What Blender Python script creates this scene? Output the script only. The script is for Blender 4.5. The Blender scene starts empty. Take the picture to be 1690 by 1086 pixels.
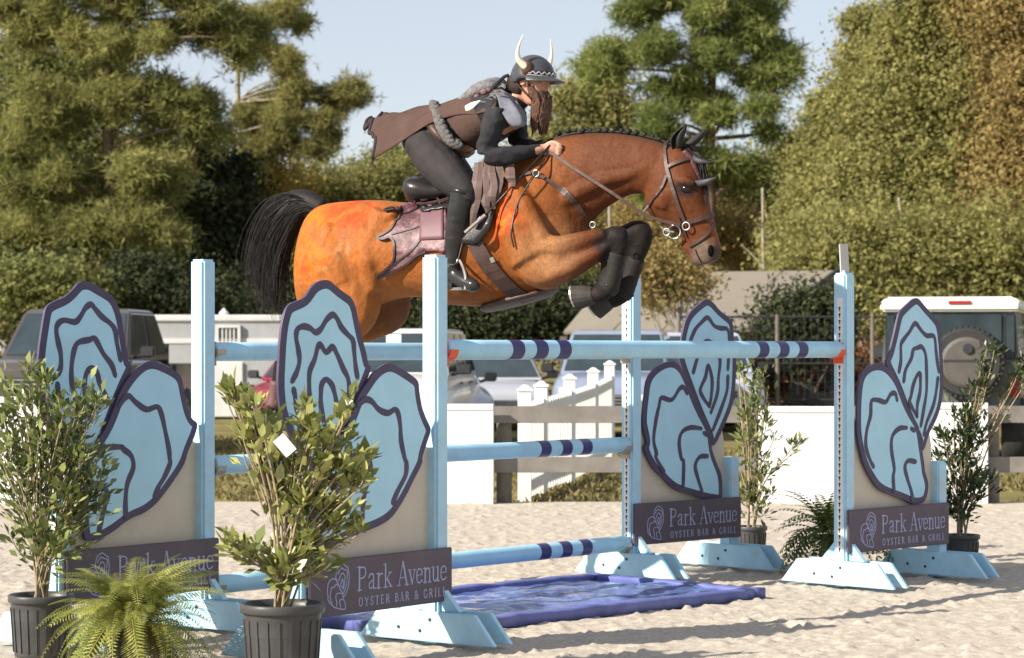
import bpy, bmesh, math, random
import numpy as np
from mathutils import Vector, Matrix

random.seed(7)
RNG = np.random.default_rng(11)
SC = bpy.context.scene
COL = SC.collection
R = math.radians

# ------------------------------------------------------------------ camera
FPX, CU, CV, CAMH = 4000.0, 845.0, 577.0, 1.38
cam_data = bpy.data.cameras.new('camera')
cam = bpy.data.objects.new('camera', cam_data)
COL.objects.link(cam)
cam.location = (0, 0, CAMH)
cam.rotation_euler = (R(90), 0, 0)
cam_data.sensor_width = 36.0
cam_data.lens = 36.0 * FPX / 1690.0
cam_data.shift_y = (CV - 543.0) / 1690.0
cam_data.clip_start = 0.1
cam_data.clip_end = 2000
cam_data.dof.use_dof = True
cam_data.dof.focus_distance = 12.6
cam_data.dof.aperture_fstop = 5.0
SC.camera = cam

# ------------------------------------------------------------------ light
SUN_AZ = (-0.872, -0.489)          # towards the sun, seen from the jump
SUN_EL = R(31)
world = bpy.data.worlds.new('World')
SC.world = world
world.use_nodes = True
wn = world.node_tree
wn.nodes.clear()
sky = wn.nodes.new('ShaderNodeTexSky')
sky.sky_type = 'NISHITA'
sky.sun_disc = False
sky.sun_elevation = SUN_EL
sky.sun_rotation = math.atan2(SUN_AZ[0], SUN_AZ[1])
sky.altitude = 0
sky.air_density = 1.0
sky.dust_density = 0.0
sky.ozone_density = 2.0
bg = wn.nodes.new('ShaderNodeBackground')
bg.inputs[1].default_value = 0.05
wo = wn.nodes.new('ShaderNodeOutputWorld')
veil = wn.nodes.new('ShaderNodeMix')            # even pale colour mixed over the whole sky, added as fill light
veil.data_type = 'RGBA'
veil.blend_type = 'MIX'
veil.inputs[0].default_value = 0.4
veil.inputs[7].default_value = (12.6, 12.5, 13.4, 1)
wn.links.new(sky.outputs[0], veil.inputs[6])
wn.links.new(veil.outputs[2], bg.inputs[0])
wn.links.new(bg.outputs[0], wo.inputs[0])

sun_data = bpy.data.lights.new('sun', 'SUN')
sun_data.energy = 4.8
sun_data.angle = R(0.5)
sun_data.color = (1.0, 0.91, 0.79)
sun = bpy.data.objects.new('sun', sun_data)
COL.objects.link(sun)
_sd = Vector((SUN_AZ[0] * math.cos(SUN_EL), SUN_AZ[1] * math.cos(SUN_EL), math.sin(SUN_EL)))
sun.rotation_euler = _sd.to_track_quat('Z', 'Y').to_euler()
sun.location = _sd * 40

SC.view_settings.view_transform = 'Standard'
SC.view_settings.look = 'None'
SC.view_settings.gamma = 1.0
SC.view_settings.use_curve_mapping = False
SC.view_settings.exposure = 0.9
SC.render.engine = 'CYCLES'
SC.cycles.max_bounces = 6
SC.cycles.diffuse_bounces = 3
SC.cycles.glossy_bounces = 2
SC.cycles.transmission_bounces = 4
SC.cycles.transparent_max_bounces = 6
SC.cycles.use_denoising = True

# ------------------------------------------------------------------ helpers
def P(u, v, Y):
    """point at distance Y seen at photo pixel (u, v)"""
    return Vector(((u - CU) * Y / FPX, Y, CAMH + (CV - v) * Y / FPX))

def ray(u, v):
    return Vector(((u - CU) / FPX, 1.0, (CV - v) / FPX))

def mat(name, col, rough=0.6, var=0.12, scale=14.0, bump=0.0, bscale=None, metal=0.0, spec=0.4,
        dirt=None, dirt_amt=0.0, coat=0.0, detail=4.0, bdist=.01):
    m = bpy.data.materials.new(name)
    m.use_nodes = True
    nt = m.node_tree
    b = nt.nodes['Principled BSDF']
    b.inputs['Roughness'].default_value = rough
    b.inputs['Metallic'].default_value = metal
    b.inputs['Specular IOR Level'].default_value = spec
    b.inputs['Coat Weight'].default_value = coat
    tc = nt.nodes.new('ShaderNodeTexCoord')
    nz = nt.nodes.new('ShaderNodeTexNoise')
    nz.inputs['Scale'].default_value = scale
    nz.inputs['Detail'].default_value = detail
    nt.links.new(tc.outputs['Object'], nz.inputs['Vector'])
    rp = nt.nodes.new('ShaderNodeValToRGB')
    rp.color_ramp.elements[0].position = 0.3
    rp.color_ramp.elements[1].position = 0.7
    c = Vector(col)
    lo = [max(0, x * (1 - var)) for x in c]
    hi = [min(1, x * (1 + var)) for x in c]
    rp.color_ramp.elements[0].color = (*lo, 1)
    rp.color_ramp.elements[1].color = (*hi, 1)
    nt.links.new(nz.outputs[0], rp.inputs[0])
    out = rp.outputs[0]
    if dirt is not None:
        n2 = nt.nodes.new('ShaderNodeTexNoise')
        n2.inputs['Scale'].default_value = scale * 0.45
        n2.inputs['Detail'].default_value = 8
        n2.inputs['Roughness'].default_value = 0.7
        nt.links.new(tc.outputs['Object'], n2.inputs['Vector'])
        r2 = nt.nodes.new('ShaderNodeMapRange')
        r2.inputs[1].default_value = 0.52
        r2.inputs[2].default_value = 0.75
        r2.inputs[4].default_value = dirt_amt
        nt.links.new(n2.outputs[0], r2.inputs[0])
        mx = nt.nodes.new('ShaderNodeMix')
        mx.data_type = 'RGBA'
        nt.links.new(r2.outputs[0], mx.inputs[0])
        nt.links.new(out, mx.inputs[6])
        mx.inputs[7].default_value = (*dirt, 1)
        out = mx.outputs[2]
    nt.links.new(out, b.inputs['Base Color'])
    if bump > 0:
        bn = nt.nodes.new('ShaderNodeTexNoise')
        bn.inputs['Scale'].default_value = bscale or scale * 4
        bn.inputs['Detail'].default_value = 5
        nt.links.new(tc.outputs['Object'], bn.inputs['Vector'])
        bp = nt.nodes.new('ShaderNodeBump')
        bp.inputs['Strength'].default_value = bump
        bp.inputs['Distance'].default_value = bdist
        nt.links.new(bn.outputs[0], bp.inputs['Height'])
        nt.links.new(bp.outputs[0], b.inputs['Normal'])
    return m

def leaf_mat(name, c1, c2, rough=0.5, trans=0.3, spec=0.3):
    """leaf colour runs from c1 to c2 by a per-leaf random 'tint'"""
    m = bpy.data.materials.new(name)
    m.use_nodes = True
    nt = m.node_tree
    b = nt.nodes['Principled BSDF']
    b.inputs['Roughness'].default_value = rough
    b.inputs['Specular IOR Level'].default_value = spec
    at = nt.nodes.new('ShaderNodeAttribute')
    at.attribute_name = 'tint'
    mx = nt.nodes.new('ShaderNodeMix')
    mx.data_type = 'RGBA'
    mx.inputs[6].default_value = (*c1, 1)
    mx.inputs[7].default_value = (*c2, 1)
    nt.links.new(at.outputs['Fac'], mx.inputs[0])
    nt.links.new(mx.outputs[2], b.inputs['Base Color'])
    if trans > 0:
        tr = nt.nodes.new('ShaderNodeBsdfTranslucent')
        nt.links.new(mx.outputs[2], tr.inputs[0])
        ms = nt.nodes.new('ShaderNodeMixShader')
        ms.inputs[0].default_value = trans
        nt.links.new(b.outputs[0], ms.inputs[1])
        nt.links.new(tr.outputs[0], ms.inputs[2])
        nt.links.new(ms.outputs[0], nt.nodes['Material Output'].inputs[0])
    return m

def tag(o, label=None, cat=None, group=None, kind=None):
    if label: o['label'] = label
    if cat: o['category'] = cat
    if group: o['group'] = group
    if kind: o['kind'] = kind
    return o

def empty(name, loc=(0, 0, 0), rz=0.0, label=None, cat=None, group=None):
    o = bpy.data.objects.new(name, None)
    o.empty_display_size = 0.1
    COL.objects.link(o)
    o.location = loc
    o.rotation_euler = (0, 0, rz)
    return tag(o, label, cat, group)

def frame_of(o):
    return Matrix.Translation(Vector(o.location)) @ Matrix.Rotation(o.rotation_euler[2], 4, 'Z')

def link_mesh(name, me, mats, parent=None, smooth=False):
    if not isinstance(mats, (list, tuple)):
        mats = [mats]
    for m in mats:
        if m.name not in [x.name for x in me.materials if x]:
            me.materials.append(m)
    if smooth:
        me.polygons.foreach_set('use_smooth', [True] * len(me.polygons))
    o = bpy.data.objects.new(name, me)
    COL.objects.link(o)
    if parent is not None:
        o.parent = parent
    return o

def crom(pts, n=6, closed=False):
    """Catmull-Rom through 2-D or 3-D points"""
    p = [Vector(q) for q in pts]
    if len(p) < 3:
        return p
    out = []
    N = len(p)
    rng = range(N) if closed else range(N - 1)
    for i in rng:
        a = p[(i - 1) % N] if (closed or i > 0) else p[0] * 2 - p[1]
        b = p[i]
        c = p[(i + 1) % N]
        d = p[(i + 2) % N] if (closed or i + 2 < N) else p[-1] * 2 - p[-2]
        for k in range(n):
            t = k / n
            out.append(0.5 * ((2 * b) + (c - a) * t + (2 * a - 5 * b + 4 * c - d) * t * t
                              + (3 * b - a - 3 * c + d) * t * t * t))
    if not closed:
        out.append(p[-1])
    return out

class MB:
    def __init__(self):
        self.v = []; self.f = []; self.mi = []
    def add(self, vs, fs, mi=0):
        o = len(self.v)
        self.v += [tuple(x) for x in vs]
        for f in fs:
            self.f.append([i + o for i in f]); self.mi.append(mi)
        return self
    def box(self, c, s, rz=0.0, mi=0, rot=None, taper=1.0):
        M = rot if rot is not None else Matrix.Rotation(rz, 3, 'Z')
        vs = []
        for dz in (-1, 1):
            k = taper if dz > 0 else 1.0
            for dx, dy in ((-1, -1), (1, -1), (1, 1), (-1, 1)):
                vs.append(Vector(c) + M @ Vector((dx * s[0] / 2 * k, dy * s[1] / 2 * k, dz * s[2] / 2)))
        self.add(vs, [(3, 2, 1, 0), (4, 5, 6, 7), (0, 1, 5, 4), (1, 2, 6, 5), (2, 3, 7, 6), (3, 0, 4, 7)], mi)
        return self
    def bar(self, a, b, w, h=None, up=(0, 0, 1), mi=0):
        a = Vector(a); b = Vector(b); h = h or w
        d = (b - a); L = d.length; d.normalize()
        upv = Vector(up)
        if abs(d.dot(upv)) > 0.99: upv = Vector((1, 0, 0))
        s = d.cross(upv).normalized(); t = s.cross(d)
        M = Matrix((d, s, t)).transposed()
        return self.box((a + b) / 2, (L, w, h), rot=M, mi=mi)
    def tube(self, pts, radii, n=10, mi=0, caps=True, flat=None, up=None):
        """tube through pts; radii scalar or list; flat = (list of) lateral scale"""
        pts = [Vector(p) for p in pts]
        if not hasattr(radii, '__len__'): radii = [radii] * len(pts)
        base = len(self.v)
        prev = None
        N = len(pts)
        for i, p in enumerate(pts):
            d = (pts[min(i + 1, N - 1)] - pts[max(i - 1, 0)])
            if d.length < 1e-9: d = Vector((0, 0, 1))
            d.normalize()
            if prev is None:
                u0 = Vector(up) if up is not None else (Vector((0, 0, 1)) if abs(d.z) < 0.9 else Vector((1, 0, 0)))
            else:
                u0 = prev
            s = (u0 - d * u0.dot(d))
            if s.length < 1e-6: s = d.orthogonal()
            s.normalize(); prev = s
            t = d.cross(s)
            fl = 1.0
            if flat is not None:
                fl = flat[i] if hasattr(flat, '__len__') else flat
            for k in range(n):
                a = 2 * math.pi * k / n
                self.v.append(tuple(p + (s * math.cos(a) + t * math.sin(a) * fl) * radii[i]))
        for i in range(N - 1):
            for k in range(n):
                a = base + i * n + k; b = base + i * n + (k + 1) % n
                self.f.append([a, b, b + n, a + n]); self.mi.append(mi)
        if caps:
            self.f.append([base + k for k in range(n)][::-1]); self.mi.append(mi)
            self.f.append([base + (N - 1) * n + k for k in range(n)]); self.mi.append(mi)
        return self
    def rings(self, rings, mi=0, caps=True):
        base = len(self.v); n = len(rings[0])
        for r in rings: self.v += [tuple(x) for x in r]
        for i in range(len(rings) - 1):
            for k in range(n):
                a = base + i * n + k; b = base + i * n + (k + 1) % n
                self.f.append([a, b, b + n, a + n]); self.mi.append(mi)
        if caps:
            self.f.append([base + k for k in range(n)][::-1]); self.mi.append(mi)
            self.f.append([base + (len(rings) - 1) * n + k for k in range(n)]); self.mi.append(mi)
        return self
    def lathe(self, prof, c=(0, 0, 0), n=24, mi=0, axis='Z', caps=False):
        rs = []
        for r, h in prof:
            ring = []
            for k in range(n):
                a = 2 * math.pi * k / n
                q = (r * math.cos(a), r * math.sin(a), h)
                if axis == 'Y': q = (q[0], h, q[1])
                if axis == 'X': q = (h, q[0], q[1])
                ring.append(Vector(c) + Vector(q))
            rs.append(ring)
        return self.rings(rs, mi, caps)
    def prism(self, poly, a, b, to3):
        """2-D polygon extruded between depths a and b; to3(p, depth) -> 3-D"""
        n = len(poly)
        vs = [to3(p, a) for p in poly] + [to3(p, b) for p in poly]
        fs = [list(range(n)), list(range(2 * n - 1, n - 1, -1))]
        for k in range(n):
            fs.append([k, n + k, n + (k + 1) % n, (k + 1) % n])
        return self.add(vs, fs)
    def ribbon(self, pts, w, a, b, to3, taper=0.75, closed=False):
        """raised painted line of width w along 2-D pts, between depths a (front) and b"""
        pts = [Vector(p) for p in pts]
        N = len(pts)
        ws = w if hasattr(w, '__len__') else [w] * N
        L = []; Rr = []
        for i, p in enumerate(pts):
            if closed: d = pts[(i + 1) % N] - pts[(i - 1) % N]
            else: d = pts[min(i + 1, N - 1)] - pts[max(i - 1, 0)]
            if d.length < 1e-9: d = Vector((1, 0))
            d.normalize()
            nn = Vector((-d.y, d.x))
            L.append(p + nn * ws[i] / 2); Rr.append(p - nn * ws[i] / 2)
        if not closed:       # rounded ends
            d0 = (pts[0] - pts[1]).normalized(); d1 = (pts[-1] - pts[-2]).normalized()
            L.insert(0, pts[0] + d0 * ws[0] * .45 + (L[0] - pts[0]) * .45); Rr.insert(0, pts[0] + d0 * ws[0] * .45 + (Rr[0] - pts[0]) * .45)
            L.append(pts[-1] + d1 * ws[-1] * .45 + (L[-1] - pts[-1]) * .45); Rr.append(pts[-1] + d1 * ws[-1] * .45 + (Rr[-1] - pts[-1]) * .45)
        n = len(L)
        vs = [to3(p, a) for p in L] + [to3(p, a) for p in Rr] + [to3(p, b) for p in L] + [to3(p, b) for p in Rr]
        fs = []
        for i in range(n if closed else n - 1):
            j = (i + 1) % n
            fs += [[i, j, n + j, n + i], [2 * n + i, 3 * n + i, 3 * n + j, 2 * n + j],
                   [i, 2 * n + i, 2 * n + j, j], [n + i, n + j, 3 * n + j, 3 * n + i]]
        if not closed:
            fs += [[0, n, 3 * n, 2 * n], [n - 1, 3 * n - 1, 4 * n - 1, 2 * n - 1]]
        return self.add(vs, fs)
    def mesh(self, name, parent=None, world=False):
        vs = self.v
        if world and parent is not None:
            q = parent; Mt = frame_of(q)
            while q.parent is not None:
                q = q.parent; Mt = frame_of(q) @ Mt
            inv = Mt.inverted()
            vs = [tuple(inv @ Vector(p)) for p in vs]
        me = bpy.data.meshes.new(name)
        me.from_pydata(vs, [], self.f)
        me.polygons.foreach_set('material_index', self.mi)
        me.update()
        return me
    def build(self, name, mats, parent=None, smooth=False, world=False, bevel=0.0, fix=True, subd=0):
        me = self.mesh(name, parent, world)
        if fix:
            bm = bmesh.new(); bm.from_mesh(me)
            bmesh.ops.recalc_face_normals(bm, faces=bm.faces)
            if bevel > 0:
                es = [e for e in bm.edges if len(e.link_faces) == 2 and e.calc_face_angle(0) > 0.5]
                bmesh.ops.bevel(bm, geom=es, offset=bevel, segments=2, affect='EDGES', clamp_overlap=True)
            bm.to_mesh(me); bm.free()
        o = link_mesh(name, me, mats, parent, smooth)
        if smooth and bevel == 0:
            pass
        if subd:
            md = o.modifiers.new('sub', 'SUBSURF'); md.levels = subd; md.render_levels = subd
        return o

def np_mesh(name, V, F, mats, parent=None, tint=None, smooth=False):
    """fast mesh from numpy vertices and equal-sided faces"""
    me = bpy.data.meshes.new(name)
    nf, k = F.shape
    me.vertices.add(len(V)); me.vertices.foreach_set('co', V.astype(np.float32).ravel())
    me.loops.add(nf * k); me.loops.foreach_set('vertex_index', F.astype(np.int32).ravel())
    me.polygons.add(nf)
    me.polygons.foreach_set('loop_start', np.arange(0, nf * k, k, dtype=np.int32))
    me.update(calc_edges=True)
    if tint is not None:
        at = me.attributes.new('tint', 'FLOAT', 'FACE')
        at.data.foreach_set('value', tint.astype(np.float32))
    return link_mesh(name, me, mats, parent, smooth)

def copy_tree(o, parent=None):
    c = o.copy()
    COL.objects.link(c)
    if parent is not None: c.parent = parent
    for ch in list(o.children):
        copy_tree(ch, c)
    return c

# ------------------------------------------------------------------ materials
M = {}
M['blue'] = mat('blue_paint', (.43, .69, .85), .5, .05, 14, .08, 60, dirt=(.50, .46, .38), dirt_amt=.6)
M['oyster'] = mat('oyster_blue_paint', (.43, .72, .88), .5, .05, 6, .04, 50, dirt=(.45, .5, .52), dirt_amt=.25)
M['navy'] = mat('purple_line_paint', (.062, .050, .105), .45, .15, 12, .03, 40, dirt=(.16, .13, .17), dirt_amt=.3)
M['sign'] = mat('sign_board_paint', (.105, .082, .105), .5, .08, 8, .03, 40, dirt=(.17, .14, .15), dirt_amt=.3)
M['letter'] = mat('lettering_paint', (.38, .40, .60), .5, .05, 30)
M['beige'] = mat('beige_board_paint', (.60, .54, .44), .55, .06, 5, .04, 40, dirt=(.42, .36, .28), dirt_amt=.35)
M['stripe'] = mat('navy_stripe_paint', (.035, .033, .13), .35, .12, 14)
M['rail'] = mat('rail_paint', (.37, .65, .82), .38, .07, 7, .06, 30, dirt=(.42, .42, .38), dirt_amt=.5)
M['steel'] = mat('galvanised_steel', (.50, .50, .48), .35, .1, 30, metal=.8)
M['hole'] = mat('keyhole_dark', (.03, .035, .045), .7)
M['cup'] = mat('orange_plastic_cup', (.75, .10, .035), .4, .08, 20)
M['white'] = mat('white_paint', (.80, .80, .78), .45, .04, 5, .02, 30, dirt=(.62, .58, .50), dirt_amt=.25)
M['vinyl'] = mat('white_vinyl', (.82, .82, .80), .35, .03, 8)
M['fence'] = mat('weathered_grey_board', (.20, .185, .165), .8, .18, 5, .25, 60, dirt=(.17, .16, .14), dirt_amt=.5)
M['post'] = mat('weathered_post', (.15, .135, .11), .85, .2, 8, .3, 40)
M['pot'] = mat('black_plastic_pot', (.055, .055, .055), .42, .15, 10, .05, 50, dirt=(.16, .14, .11), dirt_amt=.5)
M['soil'] = mat('potting_soil', (.06, .045, .03), .95, .4, 60, .5, 120)
M['stem'] = mat('woody_stem', (.30, .24, .15), .8, .25, 30, .2, 120)
M['tarp'] = mat('blue_tarp', (.105, .125, .33), .5, .2, 9, .25, 18, dirt=(.25, .28, .5), dirt_amt=.35)
M['tag_white'] = mat('white_plastic_tag', (.8, .8, .78), .5, .03, 8)

# ------------------------------------------------------------------ ground
def vnoise(x, y, cell, seed):
    r = np.random.default_rng(seed)
    T = r.random((257, 257))
    gx = x / cell; gy = y / cell
    ix = np.floor(gx).astype(int); iy = np.floor(gy).astype(int)
    fx = gx - ix; fy = gy - iy
    fx = fx * fx * (3 - 2 * fx); fy = fy * fy * (3 - 2 * fy)
    a = T[ix % 256, iy % 256]; b = T[(ix + 1) % 256, iy % 256]
    c = T[ix % 256, (iy + 1) % 256]; d = T[(ix + 1) % 256, (iy + 1) % 256]
    return (a * (1 - fx) + b * fx) * (1 - fy) + (c * (1 - fx) + d * fx) * fy

def axis(segs):
    out = []
    for a, b, st in segs:
        out += list(np.arange(a, b, st))
    out.append(segs[-1][1])
    return np.array(out)

xs = axis([(-45, -5, 1.0), (-5, -3.6, .08), (-3.6, 4.4, .023), (4.4, 7, .08), (7, 45, 1.0)])
ys = axis([(-8, 8, .6), (8, 10, .05), (10, 16.4, .023), (16.4, 22.0, .05), (22.0, 22.3, .1)])
GX, GY = np.meshgrid(xs, ys)
sx, sy = GX.ravel(), GY.ravel()
hz = (vnoise(sx, sy, .62, 1) - .5) * .009 + (vnoise(sx, sy, .19, 2) - .5) * .006
n3 = vnoise(sx, sy, .055, 3)
hz += np.clip(n3 - .50, 0, 1) * .018 + (vnoise(sx, sy, .030, 4) - .5) * .012
hz += np.clip(vnoise(sx + 9, sy * 1.0, .07, 6) - .72, 0, 1) * .075        # kicked-up clods
for _k in range(46):                     # shallow hoof prints
    _x, _y, _a = RNG.uniform(-3.5, 4.2), RNG.uniform(10.2, 16.3), RNG.uniform(0, 6.3)
    _m = (np.abs(sx - _x) < .2) & (np.abs(sy - _y) < .2)
    _u = (sx[_m] - _x) * math.cos(_a) + (sy[_m] - _y) * math.sin(_a); _v = -(sx[_m] - _x) * math.sin(_a) + (sy[_m] - _y) * math.cos(_a)
    _d = np.sqrt((_u / .075) ** 2 + (_v / .065) ** 2)
    hz[_m] += np.where(_d < 1, -.016 * (1 - _d ** 4), .010 * np.exp(-((_d - 1.15) / .25) ** 2))
hz = hz - hz.mean() - .012
hz[sy > 21.9] = -.02
V = np.stack([sx, sy, hz], 1)
nx, ny = len(xs), len(ys)
ii = np.arange(nx * ny).reshape(ny, nx)
F = np.stack([ii[:-1, :-1].ravel(), ii[:-1, 1:].ravel(), ii[1:, 1:].ravel(), ii[1:, :-1].ravel()], 1)
M['sand'] = mat('arena_sand', (.445, .397, .33), .95, .18, 42, .4, 130, spec=.1, dirt=(.27, .22, .165), dirt_amt=.5, detail=8)
tag(np_mesh('arena_sand', V, F, M['sand'], smooth=True), kind='structure')

M['grass'] = mat('dry_grass_ground', (.17, .145, .055), .95, .45, 1.2, .6, 30, spec=.1, dirt=(.26, .20, .10), dirt_amt=.7, detail=8)
g = MB().add([(-900, -300, -.06), (900, -300, -.06), (900, 1500, -.06), (-900, 1500, -.06)], [(0, 1, 2, 3)])
tag(g.build('ground', M['grass'], fix=False), kind='structure')

# short turf beyond the arena
def turf(n, x0, x1, y0, y1, name):
    x = RNG.uniform(x0, x1, n); y = RNG.uniform(y0, y1, n)
    keep = vnoise(x + 50, y + 50, .7, 21) > .30
    x, y = x[keep], y[keep]; n = len(x)
    h = RNG.uniform(.02, .075, n); w = RNG.uniform(.012, .03, n); a = RNG.uniform(0, math.pi, n)
    lx, ly = RNG.normal(0, .03, n), RNG.normal(0, .03, n)
    ca, sa = np.cos(a) * w, np.sin(a) * w
    b1 = np.stack([x - ca, y - sa, np.full(n, -.062)], 1); b2 = np.stack([x + ca, y + sa, np.full(n, -.062)], 1)
    t = np.stack([x + lx, y + ly, -.06 + h], 1)
    V = np.stack([b1, b2, t], 1).reshape(-1, 3)
    F = np.arange(3 * n).reshape(-1, 3)
    o = np_mesh(name, V, F, M['turf'], tint=RNG.random(n))
    tag(o, 'short dry tan and green turf behind the arena fence', 'grass', kind='stuff')
M['turf'] = leaf_mat('turf_blades', (.10, .105, .03), (.30, .23, .11), .7, .25)
turf(60000, -9, 13, 22.2, 40, 'grass')

# ------------------------------------------------------------------ the jump
A0, B0 = Vector((-1.53, 12.0, 0)), Vector((-.363, 11.43, 0))
C0, D0 = Vector((.724, 14.70, 0)), Vector((1.936, 14.13, 0))
ANG_L, ANG_R = R(53), R(45)
POST = .093
HP = 1.826

def SZ(pix, org, ang, y0):
    """pixel -> (x, z) on the plane local y = y0 of a standard"""
    u, v = pix
    d = ray(u, v)
    yax = Vector((-math.sin(ang), math.cos(ang), 0))
    xax = Vector((math.cos(ang), math.sin(ang), 0))
    t = (y0 - (Vector((0, 0, CAMH)) - org).dot(yax)) / d.dot(yax)
    p = Vector((0, 0, CAMH)) + d * t - org
    return Vector((p.dot(xax), p.z))

def T(ox, oy, sc, pts):
    return [(ox + x / sc, oy + y / sc) for x, y in pts]
z5 = lambda p: T(0, 440, 3.393, p)
z6 = lambda p: T(0, 740, 3.138, p)
z7 = lambda p: T(360, 440, 3.393, p)
z8 = lambda p: T(360, 740, 3.138, p)
z4 = lambda p: T(1360, 460, 3.194, p)
zb = lambda p: T(1260, 740, 3.879, p)
z2 = lambda p: T(1000, 380, 2.857, p)
z3 = lambda p: T(1000, 740, 3.139, p)

ART = {}
ART['B'] = dict(
    up=z7([(862, 580), (850, 545), (835, 470), (815, 400), (795, 310), (780, 230), (755, 175), (715, 145), (670, 110), (635, 80), (600, 75), (560, 90), (530, 120), (500, 165), (470, 185), (420, 205), (395, 230), (380, 270), (365, 340), (355, 440), (350, 540), (345, 640), (350, 740), (362, 820), (385, 890), (420, 960), (460, 1030), (500, 1090), (540, 1150), (600, 1100), (700, 950), (790, 760)]),
    lo=z7([(690, 950), (740, 840), (780, 730), (830, 650), (880, 580), (950, 540), (1010, 565), (1080, 610), (1115, 645), (1122, 700), (1135, 780), (1160, 850), (1185, 910), (1170, 970), (1140, 1060)]) + z8([(1050, 80), (1010, 160), (960, 260), (900, 350), (840, 395), (770, 425), (700, 450), (620, 485), (560, 515), (520, 520), (500, 440), (505, 330), (520, 220), (550, 120), (580, 40)]),
    lines=[z7([(415, 640), (440, 590), (455, 530), (450, 470), (438, 410), (438, 370), (450, 345), (480, 335), (515, 345), (545, 368), (575, 350), (605, 300), (640, 270), (665, 290), (690, 340), (730, 385), (755, 415), (762, 480), (770, 560), (780, 620)]),
           z7([(423, 690), (430, 720), (437, 780), (455, 840)]),
           z7([(545, 960), (525, 880), (515, 760), (510, 680), (512, 590), (540, 520), (558, 450), (575, 440), (605, 480), (640, 450), (665, 490), (700, 570), (725, 620), (735, 680), (733, 722)]),
           z7([(610, 950), (590, 860), (575, 770), (575, 720), (580, 660), (605, 632), (635, 660), (650, 700), (662, 760), (668, 830)]),
           z7([(785, 775), (825, 745), (860, 755), (900, 800), (950, 820), (990, 800), (1010, 830), (1020, 900), (1025, 980), (1045, 1075)]) + z8([(975, 80), (970, 140), (930, 220), (905, 280)]),
           z8([(640, 50), (690, 42), (750, 42), (785, 70), (785, 150), (760, 220), (750, 300), (748, 400)]),
           z8([(600, 460), (620, 390), (640, 310), (625, 230), (590, 200)])])
ART['A'] = dict(
    up=z5([(745, 575), (730, 540), (715, 450), (700, 360), (685, 270), (655, 190), (620, 150), (560, 115), (520, 90), (490, 83), (450, 90), (415, 130), (370, 170), (310, 195), (270, 225), (255, 280), (240, 370), (228, 460), (220, 560), (220, 660), (230, 760)]) + [(75, 695), (90, 718), (105, 740), (118, 765), (130, 792), (150, 770), (175, 720), (200, 650)],
    lo=z5([(475, 1086), (520, 1010), (560, 950), (600, 880), (640, 780), (670, 700), (720, 620), (780, 555), (840, 528), (900, 545), (970, 580), (1010, 620), (1027, 690), (1045, 780), (1070, 850), (1100, 880), (1085, 950), (1050, 1030)]) + z6([(950, 80), (900, 160), (850, 230), (800, 290), (740, 335), (690, 355), (640, 385), (590, 425), (520, 465), (455, 480), (430, 440), (422, 300), (420, 180), (440, 100)]),
    lines=[z5([(325, 605), (340, 560), (340, 490), (325, 420), (315, 360), (325, 320), (360, 300), (420, 310), (450, 280), (480, 230), (510, 212), (535, 240), (570, 280), (620, 320), (645, 360), (655, 430), (675, 520)]),
           z5([(322, 660), (325, 710), (318, 780)]),
           z5([(440, 860), (420, 740), (402, 650), (400, 570), (410, 490), (425, 440), (450, 420), (500, 410), (525, 400), (545, 425), (580, 490), (625, 550), (645, 610)]),
           z5([(510, 860), (485, 770), (475, 680), (480, 610), (500, 575), (525, 570), (545, 600), (560, 660), (585, 710), (600, 760)]),
           z5([(670, 775), (700, 735), (725, 725), (760, 760), (820, 800), (880, 785), (905, 830), (925, 920), (945, 1020), (950, 1075)]) + z6([(880, 80), (850, 150), (820, 200), (800, 250)]),
           z5([(545, 1045), (600, 1015), (680, 1010)]) + z6([(640, 5), (680, 40), (690, 100), (660, 180), (650, 260), (650, 350)]),
           z6([(465, 190), (510, 185), (545, 210), (556, 250), (540, 310), (520, 390), (510, 440)])])
ART['D'] = dict(
    up=z4([(335, 450), (350, 400), (375, 300), (395, 210), (410, 170), (450, 130), (480, 105), (505, 105), (535, 140), (570, 180), (600, 215), (615, 250), (625, 320), (632, 420), (635, 560), (625, 660), (600, 740), (560, 820), (530, 905), (500, 830), (440, 700), (390, 560)]),
    lo=z4([(170, 740), (172, 640), (182, 540), (210, 480), (260, 450), (310, 455), (350, 490), (390, 550), (420, 640), (460, 720), (495, 780), (510, 880), (525, 980)]) + zb([(1030, 150), (1050, 220), (1045, 290), (1020, 345), (960, 355), (900, 330), (820, 300), (740, 265), (690, 200), (645, 115)]) + z4([(190, 920), (172, 820)]),
    lines=[z4([(395, 490), (405, 430), (405, 350), (420, 320), (450, 280), (480, 235), (510, 270), (540, 300), (580, 305), (590, 380), (600, 460), (605, 490)]),
           z4([(420, 540), (430, 480), (460, 420), (470, 375), (490, 365), (515, 360), (535, 400), (540, 480), (540, 590), (525, 690), (510, 775)]),
           z4([(600, 525), (590, 600), (575, 670), (540, 760), (527, 820)]),
           z4([(490, 725), (470, 690), (450, 650), (458, 620), (470, 560), (490, 510), (505, 500), (508, 540), (505, 600), (492, 660), (490, 715)]),
           z4([(385, 640), (375, 605), (350, 610), (325, 650), (285, 640), (250, 645), (245, 720), (225, 800), (220, 880), (240, 950), (260, 990)]),
           z4([(435, 785), (395, 790), (360, 830), (355, 900), (370, 1000)]) + zb([(830, 180), (835, 270)]),
           z4([(460, 790), (475, 800)]),
           zb([(972, 85), (925, 80), (905, 120), (920, 190), (945, 270), (955, 330)])])
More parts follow.
